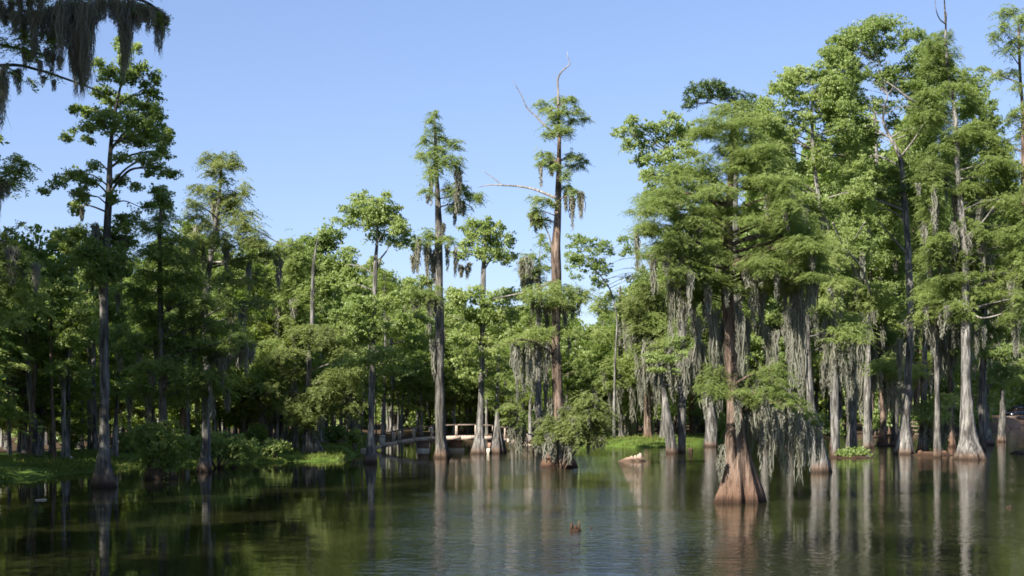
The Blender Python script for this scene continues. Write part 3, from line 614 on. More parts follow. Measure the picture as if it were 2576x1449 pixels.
#--- right half ------------------------------------------------------------
cyp = rows_clumps([(270,1795,1875),(320,1745,1930),(390,1690,1960),(460,1650,1990),(530,1600,2010),(590,1600,2060),(650,1640,2080),(700,1670,2070),(745,1720,1990)],100,(38,72),(10,15))
tree('bald_cypress', DW(1263), [(1860,1264,110),(1860,1245,100),(1859,1215,88),(1857,1180,76),(1855,1140,64),(1851,1100,54),(1848,1050,45),(1846,1000,41),(1840,900,38),(1835,800,35),(1830,740,32),(1832,650,28),(1835,500,21),(1840,380,13),(1842,290,6)],
     cyp+[(1800,945,38,22),(1785,975,30,16),(1815,985,26,12),(1905,948,34,15),(1930,985,58,14),(1985,1008,46,14),(2028,1038,32,13),(1890,1002,30,14),(1940,930,46,13),(1960,960,50,12),(2045,1060,16,12),(1870,985,20,10)],
     'cypress','biggest and nearest cypress with wide cone foot and reddish bark','tree','trees standing in the water on the right','brown',1.6,.62,flute=.42,fh=1.1,sides=44,nbranch=50,deep=1.0,automoss=44,
     branches=[[(1838,750,9),(1812,782,7),(1780,815,5.5),(1757,850,5),(1745,890,4),(1738,925,2.5)],[(1846,775,9),(1866,752,6),(1880,742,4)],[(1770,690,5),(1745,705,5),(1728,720,3)],
               [(1848,1010,8),(1890,985,5),(1915,955,4),(1930,925,4),(1945,905,2)],[(1925,940,4),(1900,905,3),(1880,880,2)],[(1960,965,3),(1985,985,3),(2000,1000,2)],[(1720,515,5),(1680,522,4),(1640,520,2)]],
     moss=[(1885,1020,1150,12),(1900,1020,1120,10),(1915,1025,1190,12),(1935,1025,1200,14),(1950,1030,1150,10),(1962,1030,1185,10),(1978,1035,1215,12),(1995,1040,1170,12),(2008,1045,1225,12),(2022,1055,1180,12),(2036,1060,1190,12),(1868,1010,1110,10),(1925,1040,1130,16),
           (1985,1060,1150,16),(1820,1120,1200,18),(1812,1150,1215,14),(1865,1040,1120,12),(1745,880,1000,30),(1765,860,1020,24),(1725,900,1000,24),(1755,800,940,20),(1795,780,960,24),(1815,800,960,20),(1865,780,960,18),(1855,760,900,14),
           (1715,640,760,16),(1708,720,850,16),(1688,700,860,14),(1735,660,740,12),(1870,640,760,20),(1895,700,830,22),(1915,690,840,16),(1880,800,900,14),(1975,650,800,20),(1995,640,900,24),(2010,640,860,18),(2030,645,800,16),(2002,740,980,18),(2015,760,940,16),(1990,780,980,12),(2050,680,790,14),(1965,690,740,10),(1930,820,960,18),(1950,830,930,16)])
tree('bald_cypress', DW(1188), [(2066,1190,56),(2064,1170,50),(2059,1130,38),(2052,1080,31),(2043,1030,25),(2036,980,22),(2032,900,18),(2030,800,16),(2035,700,12),(2040,620,7)],
     rows_clumps([(600,1980,2110),(680,1980,2140),(760,2000,2160),(840,2060,2180),(900,2080,2170)],22,(34,52),(10,16)),'cypress','pale grey cypress with a curved bare trunk just right of the biggest cypress','tree','trees standing in the water on the right','pale',1.6,.8,flute=.25,fh=.8,sides=24,nbranch=10,automoss=20,
     moss=[(2010,880,1010,14),(2020,860,1000,12),(2075,800,930,14),(2095,790,960,12),(2110,820,960,16)])
tree('bald_cypress', DW(1148), [(2140,1152,50),(2141,1135,34),(2143,1080,26),(2142,1020,19),(2140,960,15),(2142,880,12),(2145,800,9),(2150,700,5)],
     rows_clumps([(690,2080,2220),(760,2070,2230),(820,2070,2210)],16,(30,48),(10,16)),'cypress','mossy grey cypress standing in a patch of green waterside plants','tree','trees standing in the water on the right','bark',1.6,.85,flute=.3,nbranch=8,automoss=8,
     moss=[(2130,820,980,24),(2145,850,1000,20),(2120,840,930,18),(2160,820,930,16),(2150,960,1050,16),(2135,1000,1070,14)])
tree('bald_cypress', DW(1119), [(2220,1121,34),(2221,1100,24),(2222,1050,19),(2221,980,16),(2220,900,13),(2222,800,8)],
     rows_clumps([(760,2160,2280),(830,2170,2280)],9,(28,44),(10,15)),'cypress','tan cypress set back between two pale trunks','tree','trees standing in the water on the right','brown',1.5,.9,flute=.3,nbranch=5,moss=[(2205,840,960,18),(2235,830,970,16),(2190,830,930,16)])
tree('tupelo_tree', DW(1143), [(2276,1146,60),(2276,1125,46),(2276,1085,32),(2279,1020,26),(2283,960,20),(2287,900,18),(2290,800,18),(2286,700,18),(2284,600,17),(2276,500,17),(2266,420,15),(2257,380,12),(2240,340,9),(2222,300,6),(2230,240,3)],
     rows_clumps([(55,2190,2260),(90,2110,2300),(140,2080,2350),(210,2060,2360),(300,2080,2360),(380,2100,2350),(460,2110,2350),(540,2120,2340)],75,(30,50),(16,26))+[(x,y,34,18) for x,y in ((2215,62),(2245,58),(2170,95),(2280,82),(2315,95),(2345,120),(2250,110),(2300,140),(2360,165),(2200,140),(2330,190),(2290,215),(2240,190),(2365,235),(2320,260))],
     'broad','tall tupelo with long curving whitish trunk on the right, bare to its high crown','tree','trees standing in the water on the right','pale',1.45,.85,wood='dead',front=.55,brdy=-1.5,flute=.35,fh=1.1,sides=20,nbranch=34,
     branches=[[(2370,290,5),(2330,270,6),(2290,250,6),(2262,228,4),(2230,205,3)],[(2262,400,6),(2300,350,4),(2330,300,3)],[(2283,640,6),(2230,580,4),(2200,540,3)]],
     moss=[(2265,960,1030,14),(2290,850,930,12),(2262,850,960,16)])
tree('bald_cypress', DW(1136), [(2212,1010,3),(2240,960,4)][:0] or [(2320,1139,36),(2321,1110,24),(2323,1040,18),(2325,960,15),(2326,880,14),(2330,800,11),(2336,700,11),(2338,560,11),(2338,440,10),(2337,330,7),(2338,230,4)],
     [(2240,905,48,13),(2265,925,50,15),(2210,920,34,12),(2290,935,26,12),(2235,930,44,12),(2340,1020,34,14),(2370,1005,34,12),(2320,1040,30,13),(2355,1045,36,14),(2390,1000,18,8)]
     +rows_clumps([(110,2320,2380),(200,2300,2400),(320,2290,2400),(460,2280,2400),(560,2280,2380),(700,2300,2400),(800,2290,2400)],38,(26,42),(11,18)),
     'cypress','cypress whose low bright green sprays spread left over mossy beards','tree','trees standing in the water on the right','bark',1.7,.85,flute=.4,nbranch=20,automoss=10,
     moss=[(2215,930,990,14),(2235,940,1020,12),(2255,945,1010,12),(2275,945,1000,10),(2290,940,990,10),(2335,1040,1125,22),(2352,1050,1135,20),(2370,1040,1130,18),(2385,1010,1110,16),(2318,1050,1110,14),(2362,1030,1120,20)])
tree('bald_cypress', DB(1128), [(2358,1132,26),(2358,1080,17),(2357,1000,15),(2356,920,14),(2354,840,11),(2350,760,8)],
     rows_clumps([(720,2320,2420),(800,2310,2420)],8,(26,40),(10,16)),'cypress','dark narrow cypress trunk close behind the mossy sprays','tree','trees standing in the water on the right','bark',1.5,.9,nbranch=4)
tree('bald_cypress', DW(1156), [(2440,1159,90),(2440,1142,72),(2438,1115,54),(2435,1080,42),(2432,1030,33),(2430,960,28),(2431,850,25),(2429,750,23),(2426,650,20),(2420,540,18),(2411,430,16),(2404,340,13),(2396,260,11),(2388,180,8),(2381,90,6),(2377,34,3)],
     rows_clumps([(85,2340,2415),(120,2320,2430),(180,2310,2450),(260,2300,2480),(340,2300,2510),(420,2300,2550),(500,2310,2570),(580,2320,2590),(660,2330,2590),(740,2350,2600),(800,2400,2600)],78,(34,58),(11,18)),
     'cypress','tall cypress with dark flared foot and dead spike tip near the right edge','tree','trees standing in the water on the right','pale',1.45,.82,front=.35,brdy=-1.5,flute=.5,fh=.8,sides=30,nbranch=36,automoss=30,
     branches=[[(2379,60,4),(2364,48,3),(2355,25,2),(2351,-10,1.2)],[(2378,60,5),(2376,10,3),(2374,-20,2)],[(2430,780,8),(2470,800,5),(2520,790,3)],[(2426,600,6),(2470,560,4),(2500,520,3)]],
     moss=[(2470,620,700,20),(2490,640,740,16),(2455,810,900,16),(2475,820,880,12),(2520,690,800,20),(2545,700,790,18),(2560,650,760,14),(2400,560,660,16),(2395,640,720,14)])
tree('bald_cypress', DW(1119), [(2484,1121,40),(2483,1105,28),(2482,1080,14),(2484,1040,9),(2486,980,7),(2490,900,4)],
     [(2495,945,40,11),(2540,925,44,13),(2560,950,34,10),(2500,968,30,9),(2480,1000,20,9),(2570,915,30,12),(2510,915,30,12),(2465,985,18,9)],
     'cypress','low cypress with conical foot and bright spreading sprays at the right edge','tree','trees standing in the water on the right','pale',1.6,.85,flute=.4,automoss=0,nbranch=8,moss=[(2470,1000,1060,9)])
tree('bald_cypress', 72, [(2640,1156,44),(2632,1080,26),(2615,900,22),(2595,700,18),(2575,500,14),(2570,300,10),(2568,180,8),(2566,60,5)],
     [(2545,28,34,14),(2570,50,30,16),(2520,72,24,12),(2560,100,34,12),(2500,100,13,9),(2535,125,28,9),(2545,180,24,9),(2505,190,18,9),(2470,170,12,8),(2560,215,20,8),(2550,290,30,14),(2580,330,30,16),(2535,370,26,14),(2560,420,30,16),(2590,260,24,14),(2590,470,30,18),(2600,560,40,20),(2590,660,40,20),],
     'cypress','loose-crowned cypress cut by the right edge of the view','tree','trees standing in the water on the right','brown',1.5,.9,nbranch=16,automoss=0,
     branches=[[(2570,212,5),(2530,195,4),(2490,180,3),(2475,172,2)]])
# mossy cypresses filling the middle layer under the right canopy
MID = [(1668,1118,[(790,1610,1720),(850,1600,1720),(900,1620,1710)],'slim mossy cypress left of the pale forked cypress'),
       (1712,1112,[(730,1660,1770),(800,1650,1770),(860,1680,1760)],'mossy cypress hung with long beards behind the orange-pink snag'),
       (1925,1120,[(780,1880,1990),(850,1880,2000),(900,1900,2000)],'mossy cypress behind the moss curtain of the biggest cypress'),
       (1988,1130,[(640,1940,2060),(720,1940,2080),(800,1950,2060)],'mossy cypress just left of the curved pale trunk'),
       (2100,1128,[(760,2050,2170),(840,2050,2180),(900,2060,2170)],'mossy cypress between the curved pale trunk and the green waterside plants'),
       (2186,1126,[(740,2140,2250),(830,2130,2260),(900,2150,2250)],'mossy cypress just left of the tan cypress'),
       (2252,1118,[(700,2200,2310),(790,2200,2320),(870,2210,2310)],'mossy cypress partly hidden by the whitish curving tupelo trunk'),
       (2392,1124,[(700,2340,2450),(790,2340,2460),(880,2350,2450)],'mossy cypress in the gap left of the dark flared foot'),
       (2520,1112,[(720,2470,2580),(800,2460,2590),(880,2470,2590)],'mossy cypress near the right edge behind the low bright cypress')]
for i,(x,y,rows,lab) in enumerate(MID):
    cl = rows_clumps(rows, 20, (28,46), (9,14))
    ms = [(rng.uniform(rows[1][1]+8,rows[1][2]-8), rng.uniform(rows[0][0]+20,rows[2][0]), 0, rng.uniform(9,24)) for _ in range(19)]
    ms = [(a,b,b+rng.uniform(60,170),d,rng.uniform(-2.2,.5)) for a,b,_,d in ms]
    tree('bald_cypress', DW(y), [(x,y+3,30),(x,y-25,19),(x+2,y-90,14),(x-1,y-180,12),(x+1,rows[1][0],10),(x,rows[0][0]-30,5)], cl, 'cypress', lab, 'tree','mossy cypresses under the right canopy',
         ['bark','brown','bark'][i%3],1.5,.8,flute=.3,nbranch=9,automoss=8,moss=ms)
# tupelos and a pine making the high right canopy
tree('tupelo_tree', 84, [(1715,1125,26),(1716,1000,20),(1718,850,18),(1715,700,16),(1700,560,13),(1690,440,9),(1680,380,5)],
     [(1590,300,16,12),(1560,335,18,14),(1600,330,30,18),(1640,320,22,14),(1580,365,22,16),(1625,360,34,20),(1690,295,20,18),(1680,340,34,24),(1720,330,36,26),(1610,400,24,16),(1655,400,34,20),(1700,390,40,24),(1630,440,26,16),(1680,450,38,22),(1640,480,28,16),(1700,500,36,20),(1660,520,26,16),(1730,440,36,24)],
     'broad','tupelo whose leafy lobe reaches left into the sky beside the big cypress','tree','tall trees of the right canopy','bark',1.8,1.0,nbranch=18,
     branches=[[(1665,410,5),(1648,385,4),(1640,370,3)],[(1700,560,6),(1660,500,5),(1640,470,3)]])
tree('pine_tree', 112, [(1850,1105,26),(1850,800,22),(1850,500,18),(1850,330,14),(1848,260,7)],
     [(1770,215,40,9),(1745,240,24,12),(1800,222,40,11),(1840,240,40,10),(1880,252,34,12),(1790,240,44,12),(1900,268,26,12),(1735,265,20,12),(1885,285,26,12),(1860,265,30,10)],
     'pine','dark flat-topped pine showing above the big cypress','tree','tall trees of the right canopy','bark',1.6,1.0,nbranch=10)
tree('tupelo_tree', 76, [(2102,1128,26),(2100,1000,22),(2098,850,19),(2090,700,17),(2070,560,14),(2050,420,11),(2040,300,7),(2045,220,4)],
     [(2060,165,18,10),(2035,185,30,13),(2085,190,24,12),(1990,200,30,15),(2015,175,20,10),(1960,225,26,16),(2105,130,26,14),(2130,160,34,18),(2100,205,40,20),(2140,230,40,22),(2070,240,44,20),(2110,270,44,22),(2160,190,30,18),(2180,260,34,20)]+rows_clumps([(190,1960,2130),(240,1920,2150),(320,1890,2160),(420,1900,2180),(520,1940,2200),(600,1980,2200),(660,2000,2180)],72,(28,50),(18,28)),
     'broad','broad-crowned tupelo with many bleached limbs between the big cypress and whitish trunk','tree','tall trees of the right canopy','pale',1.45,.85,wood='dead',front=.2,brdy=-3,nbranch=34,automoss=10,
     branches=[[(2095,760,8),(2080,660,7),(2050,600,6),(2035,570,4)],[(2110,680,6),(2080,560,5),(2060,520,3)],[(2160,700,6),(2130,640,5),(2095,560,4)],[(2115,640,5),(2150,600,4),(2175,560,3)],[(2190,740,6),(2170,680,5),(2130,630,4),(2095,625,3)]])
tree('tupelo_tree', 92, [(2180,1125,22),(2182,950,18),(2186,800,16),(2192,650,14),(2200,500,12),(2205,380,8),(2200,250,5)],
     rows_clumps([(480,2100,2260),(560,2090,2260),(640,2090,2270),(720,2080,2270),(800,2090,2280)],44,(28,48),(16,24)),
     'broad','shorter tupelo filling the canopy behind the whitish curving trunk','tree','tall trees of the right canopy','pale',1.5,.9,wood='dead',nbranch=18,automoss=10)
tree('tupelo_tree', 90, [(2470,1120,24),(2472,950,20),(2475,800,17),(2478,600,14),(2470,400,9),(2465,280,5)],
     rows_clumps([(200,2430,2480),(280,2400,2500),(380,2400,2530),(520,2400,2540),(640,2400,2560),(760,2420,2576),(860,2450,2600),(900,2470,2600)],56,(28,46),(16,26)),
     'broad','dark leafy tupelo behind the cypress with the dead spike tip','tree','tall trees of the right canopy','bark',1.5,.9,nbranch=18)
tree('tupelo_tree', 100, [(1925,1115,24),(1925,950,19),(1926,800,17),(1930,650,14),(1935,500,11),(1940,400,7)],
     rows_clumps([(280,1900,1960),(400,1880,2000),(560,1880,2060),(700,1860,2060),(840,1860,2060),(940,1880,2040)],50,(28,48),(18,26)),
     'broad','tupelo crown half hidden right behind the biggest cypress','tree','tall trees of the right canopy','pale',1.8,1.0,nbranch=14,automoss=12)

# overhanging near tree, upper left
def overhang():
    Y = 17.0; k = Y/F; ps = k*SC
    r = root('bald_cypress', P(-330,1030,Y)*[1,1,0]+[0,0,.2], 'near dark cypress reaching in from the left with long black moss beards', 'tree')
    V, Q = tube([P(-330,1560,Y),P(-330,1200,Y),P(-325,800,Y),P(-320,300,Y),P(-310,-400,Y),P(-300,-1400,Y),P(-300,-2300,Y)],[.55,.36,.32,.28,.24,.15,.04],16,.4,.4,1.0); mesh_obj('trunk', V, Q, M['bark'], r, smooth=True)
    brs = [[(-325,-80,16),(-150,-20,13),(-40,30,9),(20,38,8),(60,27,7),(110,32,6),(190,45,5),(220,60,4)],
           [(-322,60,12),(-120,90,9),(0,112,6),(60,125,5),(110,138,4),(150,150,2)],
           [(-322,200,14),(-120,185,11),(0,165,8),(60,166,7),(110,180,6),(170,200,5),(240,226,3.5),(262,238,2)],
           [(-315,-300,16),(-100,-120,13),(120,-50,10),(260,-20,8),(340,-4,6),(380,12,5),(412,35,4),(424,50,2)],
           [(120,-50,8),(180,-10,6),(215,10,5),(230,20,3)],
           [(-318,500,12),(-120,470,9),(-30,455,6),(20,440,4),(60,420,2)],[(-320,760,12),(-140,700,9),(-20,660,6),(20,620,4),(50,585,2)]]
    for b in brs:
        V, Q = tube([P(x,y,Y+.25*math.sin(x*.01)) for x,y,w in b],[w*k/2*1.15 for x,y,w in b],8,.12,lump=.1); mesh_obj('branch', V, Q, M['bark'], r, smooth=True)
    mo = []
    L = [(15,20,70,26),(38,28,90,24),(60,30,120,30),(85,25,150,26),(105,25,105,26),(122,20,110,26),(135,10,150,28),(152,0,165,24),(165,0,125,26),(178,0,195,24),(192,0,170,26),(205,0,235,40),(216,10,220,44),(205,80,238,24),(190,120,246,16),(185,60,190,20),
         (226,0,110,20),(240,0,70,16),(250,-10,60,16),(262,0,55,16),(278,-10,52,14),(290,-5,70,14),(302,0,95,16),(312,0,185,28),(318,20,170,28),(310,60,205,16),(325,0,110,20),(336,0,70,16),(350,8,72,18),(362,12,60,18),(372,14,85,16),(384,16,70,14),(394,20,128,16),(402,25,140,12),(410,30,100,12),(418,40,70,10),(330,20,60,14),(344,14,90,10),
         (48,170,240,12),(38,175,215,10),(8,165,300,16),(2,180,330,14),(14,190,260,8),(118,120,170,12),(130,130,185,16),(100,150,190,12),(62,120,180,12),(75,130,160,12),(150,140,180,12),(108,190,215,8),(135,200,230,8),(5,450,510,14),(18,460,500,12),(-10,470,560,20),(2,0,60,18),(28,0,55,18),(50,-10,60,18),(75,-10,70,18),(100,-10,60,18),(0,600,720,30),(30,620,720,24),(60,640,730,20),(90,660,740,16)]
    for x,y0,y1,w in L: mo.append((P(x,y0,Y+rng.uniform(-.25,.25)), w*k/2, w*k/2, (y1-y0)*k*1.04))
    add_moss(r, mo, ps, len(mo), 1.6)
    cl = [px_clump(c, Y) for c in [(60,92,22,12),(88,105,20,12),(128,96,24,12),(42,75,18,10),(110,80,16,8),(352,14,36,10),(398,26,20,10),(408,46,16,10),(30,178,18,8),(15,165,14,8),(150,60,20,10),(90,130,26,12),(55,120,20,10),(15,110,14,10),(130,180,14,8),(70,200,20,6),
        (40,400,34,14),(20,425,36,16),(52,430,26,14),(12,455,26,14),(36,450,24,10),(60,412,18,8),(25,575,22,8),(55,560,12,6),(10,590,18,8),
        (0,-30,60,20),(120,-30,80,20),(240,-30,70,18),(320,-30,60,14),(-60,60,60,40),(-80,200,70,30),(-80,450,60,26),
        (20,610,44,18),(60,650,40,18),(10,660,50,22),(80,700,38,18),(20,720,56,24),(60,750,40,20),(100,740,26,12),(-10,790,40,24),(40,800,40,16),(90,770,30,12)]]
    V, Q, a = leaf_cypress(cl, ps*1.5, 2.6, .9); mesh_obj('crown', V, Q, M['cypress'], r, a)
overhang()
# shade-giving neighbours of that tree along the left shore, beyond the frame
def shade_tree(X, Y, h, w, lab, low=.12):
    k = 60/F; ps = 60/F*SC
    g = float(ground_z(X,Y)); r = root('bald_cypress', (X,Y,max(g,0)), lab, 'tree', 'tall cypresses shading the left cove')
    V, Q = tube([(X,Y,-.2),(X,Y,1.5),(X+.2,Y,h*.5),(X,Y,h)],[.7,.38,.28,.05],12,.6,.4,1.0); mesh_obj('trunk', V, Q, M['bark'], r, smooth=True)
    cl = []
    for i in range(52):
        z = h*(low+(1-low)*(i+.5)/52); rr = w*(1-.55*(z/h))
        a = rng.uniform(0,6.28); d = rr*rng.uniform(.2,1)
        cl.append((np.array([X+math.cos(a)*d, Y+math.sin(a)*d, z]), (rng.uniform(1,1.7),rng.uniform(1,1.7),rng.uniform(.4,.7))))
    V, Q, a = leaf_cypress(cl, ps*3.4, 1.5); mesh_obj('crown', V, Q, M['cypress'], r, a)
SHADE = [(-20.5,37,22,4.2),(-18,27,20,4.5),(-21,45,20,3.6),(-26.5,40,22,4.4),(-24,31,22,4.4),(-15.5,20,18,3.6),(-23.5,51.5,22,4.0),(-29,47,21,4.2),(-30,57,20,4.2),(-25,60,19,3.6),(-14,12,15,3.0),(-7.9,11.5,17,3.8,.54),(-9.5,7,16,4,.5)]
for q in SHADE: shade_tree(*q[:4],'tall cypress beyond the left edge shading the cove',*q[4:])

#--- background forest -----------------------------------------------------
def proto(kind, bark, h, w, n, low, ps, name, automoss, dens=2.0, size=1.0):
    r = root(name, (0,0,0), 'x', 'tree')
    bend = rng.normal(0,.25,2)
    pts = [(0,0,-.3),(0,0,.5),(bend[0]*.3,0,h*.25),(bend[0],bend[1],h*.55),(bend[0]*.6,bend[1]*1.5,h*.8),(bend[0],bend[1],h*.97)]
    mesh_obj('trunk', *tube(pts,[.30,.19,.15,.12,.08,.02],9,.5,.35,.7,.07), M[bark], r, smooth=True)
    cl = []; vq = []
    for i in range(n):
        z = h*(low+(1-low)*(i+rng.random())/n); f = (z/h-low)/(1-low)
        rr = w*(math.sin(math.pi*min(1,.18+f*.82))**.6 if kind == 'broad' else (1.05-.75*f))
        a = rng.uniform(0,6.28); d = rr*rng.uniform(.25,1)
        s = rng.uniform(.6,1.1)*(1.1-.3*f)
        c = np.array([math.cos(a)*d, math.sin(a)*d, z]); cl.append((c,(s*1.1,s*1.1,s*(.62 if kind == 'broad' else .36))))
        b = np.array([0,0,max(.5,z-.25*d-.3)]); vq.append(tube([b,(b+c)/2+np.array([0,0,.1]),c],[.05,.035,.012],4,.6))
    shell('branch', r, M[bark], vq, True)
    V, Q, a = LEAF[kind](cl, ps, dens, size); mesh_obj('crown', V, Q, M[kind], r, a)
    if automoss:
        sp = []
        for i in range(automoss):
            c, rr = cl[rng.integers(len(cl))]; sp.append((c+np.array([rng.uniform(-.8,.8)*rr[0],rng.uniform(-.8,.8)*rr[1],-rr[2]*.4]), rng.uniform(.1,.28), .12, rng.uniform(.8,2.8)))
        add_moss(r, sp, ps, 0)
    return r
PS = 100/F*SC
protos = [proto('broad','pale',15,2.6,34,.30,PS,'tupelo_tree',0), proto('broad','pale',16,2.3,40,.22,PS,'tupelo_tree',4), proto('broad','bark',15,2.9,38,.36,PS,'tupelo_tree',0),
          proto('cypress','pale',16,2.6,34,.26,PS,'bald_cypress',10), proto('olive','bark',15,2.5,32,.18,PS,'bald_cypress',10), proto('cypress','brown',16,2.4,30,.34,PS,'bald_cypress',14),
          proto('broad','bark',14,2.4,34,.14,PS,'tupelo_tree',3)]
used = [False]*len(protos)
def place(i, X, Y, h, label, group, sw=1.0):
    p = protos[i]
    if used[i]:
        q = p.copy(); C.objects.link(q)
        for ch in p.children:
            c = ch.copy(); C.objects.link(c); c.parent = q
    else: q = p; used[i] = True
    q.location = (X, Y, max(0.,float(ground_z(X,Y)))); q['_w'] = [X,Y,0.0]
    s = h/15.5; q.scale = (max(.75,min(1.25,s))*sw,)*2+(s,); q.rotation_euler = (0,0,rng.uniform(0,6.28))
    q['label'] = label; q['group'] = group; q['category'] = 'tree'
    return q
TOPX = [-100,0,60,130,200,260,350,420,480,560,620,680,720,800,860,900,1000,1060,1100,1150,1200,1300,1350,1430,1480,1560,1620,1680,1740,1800,1900,1960,2050,2120,2200,2300,2400,2450,2500,2560,2700,3000]
TOPY = [560,600,640,640,640,600,540,530,520,560,540,570,580,585,600,640,650,690,700,700,700,720,720,700,740,690,640,560,500,420,360,320,260,220,200,200,260,340,420,400,380,380]
def top_at(px): return np.interp(px, TOPX, TOPY)
def zone(px):
    if px < 330: return ('in the shaded wood behind the left grassy bank','trees of the left wood')
    if px < 700: return ('in the wood behind the brushy mound','trees of the wood behind the mound')
    if px < 925: return ('in the wood behind the grassy point','trees of the wood behind the point')
    if px < 1300: return ('in the dark wood behind the footbridge','trees of the wood behind the bridge')
    if px < 1800: return ('in the wood behind the middle grass bank','trees of the middle wood')
    return ('in the tall wood at the right','trees of the right wood')
KD = ['bright leafy tupelo','leafy tupelo with a pale trunk','dark-trunked tupelo','feathery pale-trunked cypress','olive mossy cypress','brown-trunked mossy cypress','low-branched bushy tupelo']
def scatter(n, px0, px1, d0, d1, hmul, kinds):
    for j in range(n):
        px = px0+(px1-px0)*(j+rng.random())/n
        Y = float(shore(px))+rng.uniform(d0,d1)
        X = (px-CX)/F*Y; ht = (HY-top_at(px))/F*Y+H-.6
        h = ht*rng.uniform(*hmul)-.6; h = max(5.5,h); i = int(rng.choice(kinds)); z = zone(px)
        place(i, X, Y, h, KD[i]+' '+z[0], z[1])
scatter(20,-60,620,9,22,(.6,.98),[0,1,3,4,6,2,4])
scatter(18,-60,640,24,46,(.8,1.0),[0,1,2,6])
scatter(9,600,735,9,20,(.7,.98),[0,1,4,6,0])
scatter(15,620,940,24,46,(.85,1.0),[0,1,2,6])
scatter(16,925,1350,3,12,(.65,.98),[0,1,6,0,3])
scatter(14,925,1350,16,40,(.85,1.0),[0,1,2,6])
scatter(12,1330,1800,14,24,(.6,.95),[0,3,5,6,1])
scatter(14,1330,1800,28,55,(.8,1.0),[0,1,2,6])
scatter(24,1780,2480,3,14,(.45,.85),[3,5,0,1,5,3])
scatter(15,1780,2470,16,45,(.6,.85),[0,1,2,6,3])
# slender understorey trunks
def pole_proto(bark, h):
    r = root('young_tree',(0,0,0),'x','tree')
    mesh_obj('trunk', *tube([(0,0,-.2),(0,0,.3),(.05,.1,h*.4),(-.1,0,h*.8),(0,.1,h)],[.15,.09,.075,.055,.015],7,.7,.2,.4), M[bark], r, smooth=True)
    cl = [(np.array([rng.uniform(-1,1),rng.uniform(-1,1),h*rng.uniform(.5,1)]),(rng.uniform(.5,.9),)*2+(.4,)) for _ in range(9)]
    V, Q, a = leaf_broad(cl, PS, 1.5); mesh_obj('crown', V, Q, M['broad'], r, a)
    return r
pp = [pole_proto('pale',9), pole_proto('bark',8), pole_proto('pale',7.5), pole_proto('brown',8.5)]; pu = [False]*4
def poles(n, px0, px1, d0, d1):
    for j in range(n):
        px = px0+(px1-px0)*(j+rng.random())/n; Y = float(shore(px))+rng.uniform(d0,d1); X = (px-CX)/F*Y
        i = int(rng.integers(4)); p = pp[i]
        if pu[i]:
            q = p.copy(); C.objects.link(q)
            for ch in p.children:
                c = ch.copy(); C.objects.link(c); c.parent = q
        else: q = p; pu[i] = True
        q.location = (X,Y,max(0.,float(ground_z(X,Y)))); s = rng.uniform(.8,1.25); q.scale = (s*rng.uniform(.8,1.3),s,s); q.rotation_euler = (rng.normal(0,.03),rng.normal(0,.03),rng.uniform(0,6.28))
        z = zone(px); q['label'] = ['slender pale','thin grey','short thin pale','slender brown'][i]+' understory trunk '+z[0]; q['group'] = 'slender '+z[1]; q['category'] = 'young tree'
poles(40,-40,930,6,30); poles(34,930,1340,2,25); poles(26,1340,1800,14,40); poles(26,1800,2470,3,25)

# shrubs along the shore
def sh(px, py, rx, ry, lab, kind='broad', grp='shrubs along the shore', z=.45, water=False, n=5, name='shrub'):
    Y = DW(py+ry) if water else max(DB(py+ry, z), float(shore(px))+1.2)
    cl = [(px+rng.uniform(-.6,.6)*rx, py+rng.uniform(-.5,.5)*ry, rx*.5, ry*.55) for _ in range(n)]+[(px,py,rx*.6,ry*.7)]
    bush(name, Y, cl, kind, lab, grp, 1.9, .95, twigs=6)
sh(215,1060,34,60,'tall yellow-green shrub left of the dark tupelo trunk')
sh(180,1110,26,28,'low green shrub beside the bright-footed trunk')
sh(330,1105,34,34,'green shrub right of the dark tupelo trunk')
sh(640,1095,44,36,'bright green shrub in a sunny gap behind the dark water brush')
sh(590,1125,46,26,'shadowy shrub at the water edge right of the mound')
sh(690,1125,44,22,'leafy shrub at the left tip of the grassy point')
sh(560,1060,30,24,'sunlit shrub beside the pinkish trunk')
sh(895,1100,20,24,'dark shrub at the left end of the footbridge')
sh(880,1048,40,20,'olive shrub under the feathery cypress',kind='olive')
sh(1320,1070,44,38,'yellow-green shrub at the right end of the footbridge')
sh(1280,1015,30,26,'leafy shrub behind the cone-footed cypress')
sh(1445,1100,30,18,'green shrub on the bank behind the mossy brush')
sh(1130,1060,28,26,'dark shrub behind the footbridge railing',z=.5)
sh(1005,1055,28,20,'dark shrub behind the left bridge railing',z=.5)
sh(2130,1140,38,12,'fresh green waterside plant at the foot of the mossy grey cypress',water=True)
sh(2165,1135,30,14,'leafy plant on the low hummock right of the mossy grey cypress',water=True)
sh(2350,1110,34,20,'bright green shrub between the two flared cypress feet',water=True)
sh(2200,1060,34,24,'dark shrub under the right canopy',z=.6)
sh(2100,1080,34,26,'dark shrub in deep shade right of the curved pale trunk',z=.6)
sh(2420,1050,40,30,'dark shrub behind the flared cypress',z=.6)
sh(2470,1055,30,20,'small shrub left of the parked vehicle',z=.6)
sh(1810,1060,28,40,'green shrub between the forked cypress and the biggest cypress',z=.5)
sh(1985,1075,34,30,'shaded shrub behind the moss curtain',z=.5)
for px in (-20,60,120,380,480,760,850): sh(px,1095,36,26,'dim shrub on the forest floor of the left bank',grp='dim shrubs of the forest floor')
for px in (1050,1180,1240,1560,1640,1760,1900,2050,2260,2310,2460): sh(px,1062,34,22,'dim shrub on the forest floor of the far bank',grp='dim shrubs of the far forest floor',z=.6)

